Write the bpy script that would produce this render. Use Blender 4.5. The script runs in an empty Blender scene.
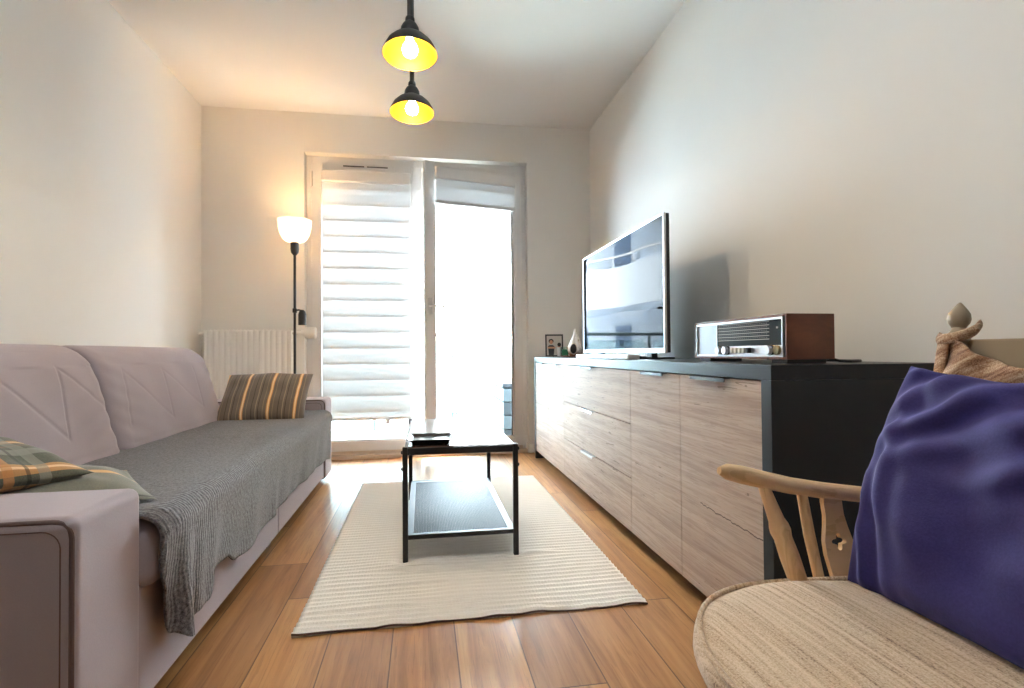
import bpy, bmesh, math, random
from mathutils import Vector, Matrix, noise, Euler
random.seed(4)
S = bpy.context.scene
COL = S.collection
PI = math.pi

# ------------------------------------------------------------------ node helpers
class N:
    def __init__(s, name):
        s.m = bpy.data.materials.new(name); s.m.use_nodes = True
        s.t = s.m.node_tree; s.t.nodes.clear()
        s.out = s.t.nodes.new('ShaderNodeOutputMaterial')
    def n(s, typ, ins=None, **props):
        d = s.t.nodes.new('ShaderNode' + typ)
        for k, v in props.items(): setattr(d, k, v)
        for k, v in (ins or {}).items():
            if isinstance(v, bpy.types.NodeSocket): s.t.links.new(v, d.inputs[k])
            else: d.inputs[k].default_value = v
        return d
    def math(s, op, a, b=0.0, c=None):
        d = s.n('Math', {0: a, 1: b}, operation=op)
        if c is not None:
            if isinstance(c, bpy.types.NodeSocket): s.t.links.new(c, d.inputs[2])
            else: d.inputs[2].default_value = c
        return d.outputs[0]
    def mix(s, f, a, b):
        d = s.n('Mix', data_type='RGBA')
        for i, v in ((0, f), (6, a), (7, b)):
            if isinstance(v, bpy.types.NodeSocket): s.t.links.new(v, d.inputs[i])
            else: d.inputs[i].default_value = v if i == 0 else (tuple(v) + (1,))[:4]
        return d.outputs[2]
    def ramp(s, f, stops, const=False):
        d = s.n('ValToRGB', {0: f}); r = d.color_ramp
        if const: r.interpolation = 'CONSTANT'
        while len(r.elements) < len(stops): r.elements.new(.5)
        for e, (p, c) in zip(r.elements, stops):
            e.position = p; e.color = (tuple(c) + (1,))[:4] if not isinstance(c, (int, float)) else (c, c, c, 1)
        return d.outputs[0]
    def obj(s, scale=(1, 1, 1), rot=(0, 0, 0), loc=(0, 0, 0)):
        c = s.n('TexCoord').outputs['Object']
        return s.n('Mapping', {0: c, 1: loc, 2: rot, 3: scale}).outputs[0]
    def noise(s, vec, scale, detail=3, rough=.55, dist=0):
        return s.n('TexNoise', {'Vector': vec, 'Scale': scale, 'Detail': detail, 'Roughness': rough, 'Distortion': dist}).outputs[0]
    def xyz(s, v):
        d = s.n('SeparateXYZ', {0: v}); return d.outputs
    def bsdf(s, col, rough=.5, bump=None, bstr=.2, bdist=.01, **kw):
        ins = {'Base Color': col if isinstance(col, bpy.types.NodeSocket) else (tuple(col) + (1,))[:4], 'Roughness': rough}
        ins.update(kw)
        if bump is not None:
            ins['Normal'] = s.n('Bump', {'Height': bump, 'Strength': bstr, 'Distance': bdist}).outputs[0]
        return s.n('BsdfPrincipled', ins)
    def done(s, sh):
        s.t.links.new(sh.outputs[0] if hasattr(sh, 'outputs') else sh, s.out.inputs[0]); return s.m

def srgb(r, g, b):
    f = lambda c: c / 12.92 if c <= .04045 else ((c + .055) / 1.055) ** 2.4
    return tuple(f(c / 255) for c in (r, g, b))

def plain(name, col, rough=.5, var=.06, nscale=9, bump=0, bscale=120, **kw):
    """one colour with a slight procedural variation and a fine bump"""
    m = N(name); v = m.obj()
    f = m.noise(v, nscale)
    a = [max(0, c * (1 - var)) for c in col]; b = [min(1, c * (1 + var)) for c in col]
    c = m.mix(f, a, b)
    h = m.noise(v, bscale, 2) if bump else None
    return m.done(m.bsdf(c, rough, h, bump, .004, **kw))

# ------------------------------------------------------------------ mesh helpers
def box(bm, x0, x1, y0, y1, z0, z1, bev=0, seg=2, mtx=None):
    M = Matrix.Translation(((x0 + x1) / 2, (y0 + y1) / 2, (z0 + z1) / 2)) @ Matrix.Diagonal((x1 - x0, y1 - y0, z1 - z0, 1))
    r = bmesh.ops.create_cube(bm, size=1, matrix=M)
    vs = r['verts']
    if bev:
        es = list({e for v in vs for e in v.link_edges})
        q = bmesh.ops.bevel(bm, geom=es, offset=bev, segments=seg, affect='EDGES', profile=.5)
        vs = list({v for f in q['faces'] for v in f.verts} | {v for v in vs if v.is_valid})
    if mtx is not None: bmesh.ops.transform(bm, matrix=mtx, verts=vs)
    return vs

def ring(bm, c, a, b, ra, rb, n):
    return [bm.verts.new(c + a * (ra * math.cos(2 * PI * i / n)) + b * (rb * math.sin(2 * PI * i / n))) for i in range(n)]

def skin(bm, rings, cap=(True, True), closed=True):
    n = len(rings[0])
    for r0, r1 in zip(rings, rings[1:]):
        for i in range(n if closed else n - 1):
            j = (i + 1) % n
            bm.faces.new((r0[i], r0[j], r1[j], r1[i]))
    if cap[0]: bm.faces.new(rings[0][::-1])
    if cap[1]: bm.faces.new(rings[-1])

def tube(bm, pts, r, n=10, rb=None, up=None, cap=True):
    pts = [Vector(p) for p in pts]
    R = r if isinstance(r, (list, tuple)) else [r] * len(pts)
    RB = R if rb is None else (rb if isinstance(rb, (list, tuple)) else [rb] * len(pts))
    rings = []; a = None
    for i, p in enumerate(pts):
        t = (pts[min(i + 1, len(pts) - 1)] - pts[max(i - 1, 0)]).normalized()
        if a is None:
            a = Vector(up) if up else (Vector((0, 0, 1)) if abs(t.z) < .9 else Vector((1, 0, 0)))
        a = (a - t * a.dot(t)).normalized(); b = t.cross(a)
        rings.append(ring(bm, p, a, b, R[i], RB[i], n))
    skin(bm, rings, (cap, cap))

def lathe(bm, prof, c=(0, 0, 0), n=28, mtx=None, cap=(True, True)):
    """profile of (radius, height), spun about z at c; mtx tilts it"""
    c = Vector(c); rings = []
    for r, z in prof:
        vs = []
        for i in range(n):
            v = Vector((r * math.cos(2 * PI * i / n), r * math.sin(2 * PI * i / n), z))
            if mtx is not None: v = mtx @ v
            vs.append(bm.verts.new(c + v))
        rings.append(vs)
    skin(bm, rings, cap)

def grid(bm, fn, nu, nv):
    g = [[bm.verts.new(fn(i / nu, j / nv)) for j in range(nv + 1)] for i in range(nu + 1)]
    for i in range(nu):
        for j in range(nv):
            bm.faces.new((g[i][j], g[i + 1][j], g[i + 1][j + 1], g[i][j + 1]))
    return g

def prism(bm, pts, d, mtx=None):
    """flat outline pts (x, y) extruded from z=0 to z=d, then mtx"""
    M = mtx or Matrix()
    lo = [bm.verts.new(M @ Vector((x, y, 0))) for x, y in pts]
    hi = [bm.verts.new(M @ Vector((x, y, d))) for x, y in pts]
    bm.faces.new(lo[::-1]); bm.faces.new(hi)
    for i in range(len(pts)):
        j = (i + 1) % len(pts); bm.faces.new((lo[i], lo[j], hi[j], hi[i]))

BASE = {}
def wloc(o):
    v = Vector((0, 0, 0))
    while o is not None: v += o.location; o = o.parent
    return v

def obj(name, bm, mat, parent=None, label=None, angle=38, smooth=True):
    """links one mesh object; its vertices are given in room coordinates (or in the parent's own frame when that is rotated)"""
    bmesh.ops.remove_doubles(bm, verts=bm.verts, dist=1e-6)
    bmesh.ops.recalc_face_normals(bm, faces=bm.faces)
    if parent is not None and not parent.get('_local'):
        bmesh.ops.translate(bm, vec=-wloc(parent), verts=bm.verts)
    me = bpy.data.meshes.new(name); bm.to_mesh(me); bm.free()
    if smooth:
        me.shade_smooth(); me.set_sharp_from_angle(angle=math.radians(angle))
    if mat: me.materials.append(mat)
    o = bpy.data.objects.new(name, me); COL.objects.link(o)
    if smooth and angle <= 40:
        wn = o.modifiers.new('weighted_normals', 'WEIGHTED_NORMAL'); wn.keep_sharp = True; wn.weight = 100
    if parent is not None:
        o.parent = parent
        if parent.get('_local'): o['_local'] = 1
    if label: o['label'] = label
    return o

def tag(o, label, cat, group=None):
    o['label'] = label; o['category'] = cat
    if group: o['group'] = group
    return o

def thing(name, label, cat, loc=(0, 0, 0), group=None, rot=None):
    o = bpy.data.objects.new(name, None); COL.objects.link(o)
    o.location = loc; o.empty_display_size = .1
    if rot is not None: o.rotation_euler = rot; o['_local'] = 1
    return tag(o, label, cat, group)

def struct(name, bm, mat, parent=None, **k):
    o = obj(name, bm, mat, parent, **k)
    if parent is None: o['kind'] = 'structure'
    return o

def anchor(name, loc, rot=None):
    o = bpy.data.objects.new(name, None); COL.objects.link(o); o.location = loc
    if rot is not None: o.rotation_euler = rot; o['_local'] = 1
    o['kind'] = 'structure'; return o

NB = bmesh.new

# ------------------------------------------------------------------ room numbers (metres, camera above the origin)
XL, XR, YB, YR, H = -1.6556, 1.4146, 4.374, -1.7, 2.7323
OX0, OX1, OZ = -.91, .869, 2.422           # balcony door opening
YW = 4.50                                   # plane of the door frame

# ------------------------------------------------------------------ materials
def wall_mat():
    m = N('white_wall_paint'); v = m.obj()
    c = m.mix(m.noise(v, 2.2, 4), srgb(232, 230, 226), srgb(237, 235, 231))
    return m.done(m.bsdf(c, .75, m.noise(v, 160, 2), .06, .003))
M_WALL = wall_mat()
M_CEIL = plain('ceiling_paint', srgb(245, 244, 242), .8, .015, 2, .05, 140)
M_TRIM = plain('white_trim', srgb(232, 230, 226), .4, .02)
M_PVC = plain('white_plastic_frame', srgb(226, 225, 224), .35, .015)
M_WHITE = plain('white_enamel', srgb(236, 233, 228), .35, .015)
M_BLACK = plain('black_metal', (.011, .011, .012), .38, .15)
M_BLACKP = plain('black_plastic', (.014, .014, .015), .3, .15)
M_CHROME = plain('brushed_steel', (.55, .55, .56), .25, .05, metallic=1.0) if False else None

def metal(name, col, rough, var=.05):
    m = N(name); v = m.obj()
    f = m.noise(v, 14)
    c = m.mix(f, [x * (1 - var) for x in col], [min(1, x * (1 + var)) for x in col])
    return m.done(m.bsdf(c, rough, Metallic=1.0))
M_STEEL = metal('brushed_steel', (.62, .62, .63), .28)
M_GALV = metal('shelf_steel', (.20, .23, .27), .55)
M_GOLD = metal('gold_lacquer', (.60, .27, .012), .4)

def glass_mat(name, tint=(1, 1, 1), rough=.0, frac=1.0):
    m = N(name)
    fr = m.n('Fresnel', {'IOR': 1.45}).outputs[0]
    f = m.math('MULTIPLY', fr, frac)
    f = m.math('ADD', f, m.math('MULTIPLY', m.noise(m.obj(), 3), .003))
    t = m.n('BsdfTransparent', {'Color': tuple(tint) + (1,)})
    g = m.n('BsdfGlossy', {'Roughness': rough})
    return m.done(m.n('MixShader', {0: f, 1: t.outputs[0], 2: g.outputs[0]}))
M_GLASS = glass_mat('window_glass', (.97, .985, .98))
M_RGLASS = glass_mat('railing_glass', (.84, .93, .92))

def floor_mat():
    m = N('laminate_planks'); v = m.obj()
    X, Y, Z = m.xyz(v)
    W, L = .182, 1.38
    u = m.math('DIVIDE', m.math('ADD', X, .092 + W * 40), W)
    row = m.math('FLOOR', u); fu = m.math('FRACT', u)
    rnd = m.n('TexWhiteNoise', {'W': row}, noise_dimensions='1D').outputs[0]
    w = m.math('DIVIDE', m.math('ADD', Y, m.math('ADD', m.math('MULTIPLY', rnd, L), 20.0)), L)
    pl = m.math('FLOOR', w); fw = m.math('FRACT', w)
    pid = m.n('CombineXYZ', {0: row, 1: pl}).outputs[0]
    pr = m.n('TexWhiteNoise', {'Vector': pid}, noise_dimensions='2D').outputs[0]
    # grain stretched along the plank, shifted per plank
    gv = m.n('CombineXYZ', {0: m.math('MULTIPLY', X, 26.0), 1: m.math('ADD', m.math('MULTIPLY', Y, 1.5), m.math('MULTIPLY', pr, 37.0)), 2: m.math('MULTIPLY', pr, 9.0)}).outputs[0]
    g1 = m.noise(gv, 1.0, 6, .62, .6)
    gv2 = m.n('CombineXYZ', {0: m.math('MULTIPLY', X, 150.0), 1: m.math('ADD', m.math('MULTIPLY', Y, 5.0), pr)}).outputs[0]
    g2 = m.noise(gv2, 1.0, 3)
    base = m.ramp(g1, [(.28, srgb(150, 104, 60)), (.5, srgb(190, 142, 92)), (.72, srgb(212, 168, 116))])
    tint = m.ramp(pr, [(0, srgb(205, 190, 180)), (.5, srgb(236, 228, 222)), (1, srgb(255, 250, 240))])
    c = m.n('Mix', data_type='RGBA', blend_type='MULTIPLY')
    c.inputs[0].default_value = 1; m.t.links.new(base, c.inputs[6]); m.t.links.new(tint, c.inputs[7])
    c2 = m.mix(m.math('MULTIPLY', m.math('GREATER_THAN', g2, .60), .30), c.outputs[2], srgb(120, 76, 46))
    e1 = m.math('LESS_THAN', m.math('MINIMUM', fu, m.math('SUBTRACT', 1.0, fu)), .010)
    e2 = m.math('LESS_THAN', m.math('MINIMUM', fw, m.math('SUBTRACT', 1.0, fw)), .0016)
    e = m.math('MAXIMUM', e1, e2)
    c3 = m.mix(m.math('MULTIPLY', e, .8), c2, srgb(70, 45, 30))
    hb = m.math('SUBTRACT', m.math('MULTIPLY', g2, .3), e)
    return m.done(m.bsdf(c3, m.math('ADD', m.math('MULTIPLY', g1, .14), .27), hb, .18, .002))
M_FLOOR = floor_mat()

CR = (.378, .03, -1.42, -1.10)
def oak_mat(name, a, b, c_, along='y', crack=True):
    """brown oak veneer with long grain and dark splits"""
    m = N(name); v = m.obj(); X, Y, Z = m.xyz(v)
    A, Bq = (Y, Z) if along == 'y' else (X, Y)
    gv = m.n('CombineXYZ', {0: m.math('MULTIPLY', A, 1.3), 1: m.math('MULTIPLY', Bq, 34.0)}).outputs[0]
    g = m.noise(gv, 1.0, 8, .66, .7)
    gv2 = m.n('CombineXYZ', {0: m.math('MULTIPLY', A, 9.0), 1: m.math('MULTIPLY', Bq, 190.0)}).outputs[0]
    g2 = m.noise(gv2, 1.0, 3)
    base = m.ramp(g, [(.27, a), (.5, b), (.74, c_)])
    col = m.mix(m.math('MULTIPLY', m.math('GREATER_THAN', g2, .56), .38), base, a)
    if crack:
        fk = m.noise(m.n('CombineXYZ', {0: m.math('MULTIPLY', A, 7.0), 1: m.math('MULTIPLY', Bq, 75.0), 2: 3.1}).outputs[0], 1.0, 3, .6, .6)
        big = m.noise(m.n('CombineXYZ', {0: m.math('MULTIPLY', A, 1.6), 1: m.math('MULTIPLY', Bq, 4.0), 2: 9.4}).outputs[0], 1.0, 2)
        fleck = m.math('MULTIPLY', m.math('GREATER_THAN', fk, .66), m.math('GREATER_THAN', big, .5))
        col = m.mix(m.math('MULTIPLY', fleck, .55), col, srgb(84, 70, 64))
        # long split running across the nearest door
        wv = m.math('MULTIPLY', m.math('SUBTRACT', m.noise(m.n('CombineXYZ', {0: m.math('MULTIPLY', A, 22.0)}).outputs[0], 1.0, 3), .5), .03)
        ln = m.math('ABSOLUTE', m.math('SUBTRACT', m.math('ADD', Bq, wv), m.math('MULTIPLY_ADD', A, CR[1], CR[0])))
        on = m.math('MULTIPLY', m.math('GREATER_THAN', A, CR[2]), m.math('LESS_THAN', A, CR[3]))
        col = m.mix(m.math('MULTIPLY', m.math('MULTIPLY', m.math('LESS_THAN', ln, .0016), on), .85), col, srgb(72, 60, 58))
    return m.done(m.bsdf(col, .58, m.math('ADD', g2, g), .10, .002, **{'Specular IOR Level': .12}))
M_OAK = oak_mat('sideboard_oak', srgb(156, 134, 119), srgb(187, 166, 150), srgb(204, 185, 170))
M_ANTH = plain('anthracite_board', srgb(34, 38, 44), .36, .08, 30, .03, 220, **{'Specular IOR Level': .3})
M_BEECH = oak_mat('chair_wood', srgb(196, 156, 114), srgb(226, 190, 146), srgb(238, 208, 168), 'x', False)
M_RAIL = plain('greyed_wood', srgb(158, 140, 116), .5, .1, 20)
M_WALNUT = None
def walnut():
    m = N('walnut_veneer'); v = m.obj(scale=(4, 60, 6))
    g = m.noise(v, 1.4, 6, .6, .7)
    c = m.ramp(g, [(.25, srgb(66, 32, 18)), (.5, srgb(108, 58, 34)), (.75, srgb(136, 80, 50))])
    return m.done(m.bsdf(c, .33))
M_WALNUT = walnut()
def tabletop():
    m = N('table_wood'); v = m.obj(scale=(3, 22, 22), rot=(0, 0, PI / 2))
    g = m.noise(v, 1.2, 5, .6, .5)
    c = m.ramp(g, [(.25, srgb(58, 40, 32)), (.75, srgb(98, 68, 52))])
    return m.done(m.bsdf(c, .22, **{'Coat Weight': 1.0, 'Coat Roughness': .12}))
M_TOP = tabletop()

def fabric(name, c0, c1, rough=.9, sheen=.4, scale=420, bstr=.25, tint=(1, 1, 1), patch=3.0):
    m = N(name); v = m.obj()
    f = m.noise(v, scale, 2, .6); p = m.noise(v, patch, 4)
    c = m.mix(m.math('ADD', m.math('MULTIPLY', f, .55), m.math('MULTIPLY', p, .45)), c0, c1)
    return m.done(m.bsdf(c, rough, f, bstr, .002, **{'Sheen Weight': sheen, 'Sheen Roughness': .35, 'Sheen Tint': tuple(tint) + (1,)}))
M_SOFA = fabric('mauve_velour', srgb(156, 145, 151), srgb(178, 168, 175), .85, .45, 350, .18, srgb(240, 228, 232))
M_SOFAD = fabric('seam_piping', srgb(92, 74, 72), srgb(108, 90, 88), .85, .3)
M_BLUE = fabric('blue_velvet', srgb(26, 22, 72), srgb(64, 57, 132), .8, .4, 300, .12, srgb(150, 146, 230), 9)

def knit():
    m = N('grey_knit'); v = m.obj(); X, Y, Z = m.xyz(v)
    fl = m.math('ADD', m.math('MULTIPLY', m.noise(v, 330, 2, .7), .4), m.math('MULTIPLY', m.noise(v, 130, 2, .7), .6))
    wob = m.math('MULTIPLY', m.noise(v, 9, 2), .05)
    rib = m.math('SINE', m.math('MULTIPLY', m.math('ADD', Y, wob), 2 * PI / .0125))
    h = m.math('ADD', m.math('MULTIPLY', rib, .35), fl)
    c = m.mix(m.math('MULTIPLY_ADD', rib, .10, m.math('MULTIPLY_ADD', fl, 3.2, -1.1)), srgb(52, 51, 54), srgb(132, 130, 136))
    return m.done(m.bsdf(c, .95, h, .5, .004, **{'Sheen Weight': .25}))
M_KNIT = knit()

def stripes(name, ground0, ground1, lines, period, axis=0, off=0.0):
    m = N(name); v = m.obj(); comp = m.xyz(v)[axis]
    wob = m.math('MULTIPLY', m.noise(v, 12, 2), .004)
    t = m.math('FRACT', m.math('ADD', m.math('DIVIDE', m.math('ADD', comp, wob), period), 20.0 + off))
    g = m.mix(m.noise(v, 300, 2), ground0, ground1)
    cur = g
    for (a, b, col) in lines:
        k = m.math('MULTIPLY', m.math('GREATER_THAN', t, a), m.math('LESS_THAN', t, b))
        cur = m.mix(m.math('MULTIPLY', k, .9), cur, col)
    return m.done(m.bsdf(cur, .85, m.noise(v, 380, 2), .25, .002, **{'Sheen Weight': .3}))
M_STRIPE = stripes('striped_cushion_cloth', srgb(92, 80, 70), srgb(130, 116, 102),
                   [(.02, .06, srgb(160, 140, 118)), (.12, .15, srgb(70, 56, 46)), (.44, .56, srgb(232, 172, 104)), (.475, .525, srgb(250, 222, 170)), (.30, .33, srgb(150, 128, 104)), (.66, .69, srgb(150, 128, 104)), (.86, .89, srgb(72, 58, 48))], .136, 0, .15)
def plaid():
    m = N('plaid_cushion_cloth'); v = m.obj(); X, Y, Z = m.xyz(v)
    g = m.mix(m.noise(v, 260, 2), srgb(60, 62, 50), srgb(104, 106, 90))
    cur = g
    for comp, per, rng in ((X, .16, [(.30, .46, srgb(222, 160, 96)), (.36, .40, srgb(250, 220, 176)), (.60, .64, srgb(150, 90, 60)), (.80, .98, srgb(146, 146, 136))]),
                           (Y, .19, [(.40, .50, srgb(206, 140, 82)), (.62, .66, srgb(46, 44, 40)), (.74, .86, srgb(140, 140, 128))])):
        t = m.math('FRACT', m.math('ADD', m.math('DIVIDE', comp, per), 20.25))
        for a, b, col in rng:
            k = m.math('MULTIPLY', m.math('GREATER_THAN', t, a), m.math('LESS_THAN', t, b))
            cur = m.mix(m.math('MULTIPLY', k, .62), cur, col)
    return m.done(m.bsdf(cur, .9, m.noise(v, 300, 2), .3, .002, **{'Sheen Weight': .2}))
M_PLAID = plaid()

def tan_mat(name, along, c0, c1, c2, lines=170.0):
    m = N(name); v = m.obj(); X, Y, Z = m.xyz(v)
    A, Bq = (Y, X) if along == 'y' else (Z, Y)
    sv = m.n('CombineXYZ', {0: m.math('MULTIPLY', Bq, lines), 1: m.math('MULTIPLY', A, 4.0), 2: m.math('MULTIPLY', Z, 12.0)}).outputs[0]
    s = m.noise(sv, 1.0, 4, .65, .3); f = m.noise(v, 420, 2, .7)
    t = m.math('ADD', m.math('MULTIPLY', s, .55), m.math('MULTIPLY', f, .45))
    c = m.ramp(t, [(.34, c0), (.44, c1), (.60, c2)])
    return m.done(m.bsdf(c, .95, t, .35, .003, **{'Sheen Weight': .25}))
M_TAN = tan_mat('tan_streaked_cloth', 'y', srgb(98, 66, 42), srgb(186, 156, 124), srgb(220, 196, 168))
def throw_mat():
    m = N('brown_tweed_throw'); v = m.obj(); X, Y, Z = m.xyz(v)
    sv = m.n('CombineXYZ', {0: m.math('MULTIPLY', m.math('ADD', m.math('MULTIPLY', Y, .5), Z), 95.0), 1: m.math('MULTIPLY', Y, 14.0)}).outputs[0]
    s = m.noise(sv, 1.0, 3, .6, .8); f = m.noise(v, 380, 2, .7)
    t = m.math('ADD', m.math('MULTIPLY', s, .6), m.math('MULTIPLY', f, .4))
    c = m.ramp(t, [(.36, srgb(112, 74, 50)), (.48, srgb(168, 128, 96)), (.62, srgb(214, 188, 158))])
    return m.done(m.bsdf(c, .95, t, .5, .004, **{'Sheen Weight': .2}))
M_TWEED = throw_mat()

def rug_mat():
    m = N('cream_rug_weave'); v = m.obj(); X, Y, Z = m.xyz(v)
    dash = m.math('SINE', m.math('MULTIPLY', X, 2 * PI / .012))
    f = m.noise(v, 260, 2); p = m.noise(v, 3, 3)
    pos = m.math('FRACT', m.math('ADD', m.math('DIVIDE', m.math('ADD', Y, m.math('MULTIPLY', m.noise(v, 5, 2), .012)), .033), 10.0))
    gro = m.math('LESS_THAN', pos, .16)
    c = m.mix(m.math('ADD', m.math('MULTIPLY', f, .6), m.math('MULTIPLY', p, .4)), srgb(234, 228, 218), srgb(250, 246, 240))
    k = m.math('MULTIPLY', gro, m.math('MULTIPLY_ADD', dash, .12, .5))
    c = m.mix(k, c, srgb(140, 118, 92))
    return m.done(m.bsdf(c, .95, m.math('ADD', f, m.math('MULTIPLY', dash, .08)), .3, .003))
M_RUG = rug_mat()
M_RUGE = fabric('rug_binding', srgb(70, 50, 46), srgb(96, 72, 64), .9, .1)

def emit(name, col, strength, base=(.8, .8, .8)):
    m = N(name); f = m.noise(m.obj(), 6)
    s = m.math('MULTIPLY_ADD', f, strength * .04, strength * .98)
    return m.done(m.bsdf(base, .4, **{'Emission Color': tuple(col) + (1,), 'Emission Strength': s}))
M_BULB = emit('pendant_bulb_glow', (1, .76, .46), 30)
M_BULB2 = emit('torchiere_bulb_glow', (1, .60, .27), 20)
M_SPOTB = emit('reading_bulb_glow', (1, .55, .22), 10)
def opal():
    m = N('opal_glass_bowl')
    f = m.noise(m.obj(), 5)
    d = m.n('BsdfTranslucent', {'Color': (.95, .88, .78, 1)})
    p = m.bsdf((.9, .87, .82), .25, **{'Emission Color': (1, .80, .52, 1), 'Emission Strength': m.math('MULTIPLY_ADD', f, .008, .085)})
    return m.done(m.n('MixShader', {0: .35, 1: p.outputs[0], 2: d.outputs[0]}))
M_OPAL = opal()

def zebra_mat(name, period, off):
    """day-and-night fabric: dense white bands and sheer bands"""
    m = N(name); v = m.obj(); X, Y, Z = m.xyz(v)
    t = m.math('FRACT', m.math('ADD', m.math('DIVIDE', m.math('ADD', Z, .30), -period), 30.0 + off))
    w = m.noise(m.n('CombineXYZ', {0: m.math('MULTIPLY', X, 500.0), 1: m.math('MULTIPLY', Z, 500.0)}).outputs[0], 1.0, 2)
    tr = m.n('BsdfTranslucent', {'Color': (.84, .90, .94, 1)})
    di = m.bsdf(m.mix(w, (.62, .63, .64), (.70, .71, .72)), .8)
    f = m.math('MULTIPLY_ADD', t, -.055, .100)                 # translucency falls down each band
    f = m.mix(m.math('GREATER_THAN', t, .87), (1, 1, 1), (.45, .45, .45)) if False else m.math('MULTIPLY', f, m.math('SUBTRACT', 1.0, m.math('MULTIPLY', m.math('GREATER_THAN', t, .87), .75)))
    return m.done(m.n('MixShader', {0: f, 1: di.outputs[0], 2: tr.outputs[0]}))
ZP = .1275
M_ZEB_A = zebra_mat('blind_fabric_front', ZP, .864)

# ------------------------------------------------------------------ room shell
b = NB(); box(b, XL - .15, XR + .15, YR - .15, YB + .30, -.12, 0); struct('floor', b, M_FLOOR)
b = NB(); box(b, XL - .15, XR + .15, YR - .15, YB + .30, H, H + .15); struct('ceiling', b, M_CEIL)
b = NB(); box(b, XL - .15, XL, YR - .15, YB + .30, 0, H); struct('wall_left', b, M_WALL)
b = NB(); box(b, XR, XR + .15, YR - .15, YB + .30, 0, H); struct('wall_right', b, M_WALL)
b = NB(); box(b, XL, XR, YR - .15, YR, 0, H); struct('wall_rear', b, plain('bounce_cutting_dark_grey', srgb(92, 90, 88), .6, .1, 3))  # unseen wall, kept dark grey to cut bounce onto the near sofa arm
b = NB()
box(b, XL, OX0, YB, YB + .30, 0, H); box(b, OX1, XR, YB, YB + .30, 0, H); box(b, OX0, OX1, YB, YB + .30, OZ, H)
struct('wall_back', b, M_WALL)
b = NB(); box(b, OX1, XR, YB - .014, YB, 0, .075, .004); box(b, OX1 - .013, OX1, YB - .014, YB + .07, 0, .075, .004); struct('baseboard_back', b, M_TRIM)
b = NB(); box(b, XL, OX0, YB - .014, YB, 0, .075, .004); box(b, XL, XL + .014, YR, YB - .014, 0, .075, .004); struct('baseboard_left', b, M_TRIM)
b = NB(); box(b, XR - .014, XR, YR, YB - .014, 0, .075, .004); struct('baseboard_right', b, M_TRIM)

# door frame fixed in the opening (outer frame and threshold)
b = NB()
fy0, fy1 = YW - .045, YW + .05
box(b, OX0, OX0 + .045, fy0, fy1, 0, OZ, .005); box(b, OX1 - .045, OX1, fy0, fy1, 0, OZ, .005)
box(b, OX0 + .045, OX1 - .045, fy0, fy1, OZ - .06, OZ, .005)
box(b, OX0 + .045, OX1 - .045, YW - .01, fy1, .0, .05, .005)
struct('trim_1', b, M_PVC)
b = NB(); box(b, OX0, OX1, YB + .002, YW - .045, 0, .028, .004); box(b, OX0, OX1, YW - .045, YW - .012, 0, .052, .004)
struct('trim_2', b, plain('threshold_board', srgb(214, 196, 176), .45, .03))

b = NB(); box(b, OX0 - .05, OX1 + .05, YB + .301, YB + .50, 2.09, 2.60, .01); struct('trim_3', b, M_TRIM)     # outside shutter box over the opening
def leaf_parts(par, w, z0, z1, stile, top, bot, y0, y1, x0):
    """one glazed leaf: sash frame, glazing bead, pane"""
    b = NB(); x1 = x0 + w
    box(b, x0, x0 + stile, y0, y1, z0, z1, .006); box(b, x1 - stile, x1, y0, y1, z0, z1, .006)
    box(b, x0 + stile, x1 - stile, y0, y1, z1 - top, z1, .006); box(b, x0 + stile, x1 - stile, y0, y1, z0, z0 + bot, .006)
    obj('sash', b, M_PVC, par)
    b = NB(); e = .012
    gx0, gx1, gz0, gz1 = x0 + stile, x1 - stile, z0 + bot, z1 - top
    for (a, c, d, f) in ((gx0, gx0 + e, gz0, gz1), (gx1 - e, gx1, gz0, gz1), (gx0 + e, gx1 - e, gz0, gz0 + e), (gx0 + e, gx1 - e, gz1 - e, gz1)):
        box(b, a, c, y0 + .012, y0 + .03, d, f, .003)
    obj('glazing_bead', b, M_PVC, par)
    b = NB(); box(b, gx0 + .001, gx1 - .001, (y0 + y1) / 2 - .004, (y0 + y1) / 2 + .004, gz0 + .001, gz1 - .001)
    obj('pane', b, M_GLASS, par)

# closed left leaf
d1 = anchor('door_1', (-.44, YW, .05))
leaf_parts(d1, .872, .052, 2.362, .082, .062, .078, YW - .055, YW + .015, -.872)
b = NB(); box(b, -.655, -.245, YW - .064, YW - .0552, 2.330, 2.360, .004); vent = obj('trickle_vent', b, M_PVC, d1)
b = NB()
for k in range(2): box(b, -.625 + k * .185, -.625 + k * .185 + .165, YW - .0665, YW - .0642, 2.339, 2.349)
obj('vent_slot', b, plain('vent_shadow_plastic', srgb(60, 52, 46), .7), vent, label='dark slots of the vent')
b = NB(); tube(b, [(-.868, YW - .062, 2.17), (-.868, YW - .062, 2.29)], .009); obj('hinge', b, M_PVC, d1)

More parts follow.
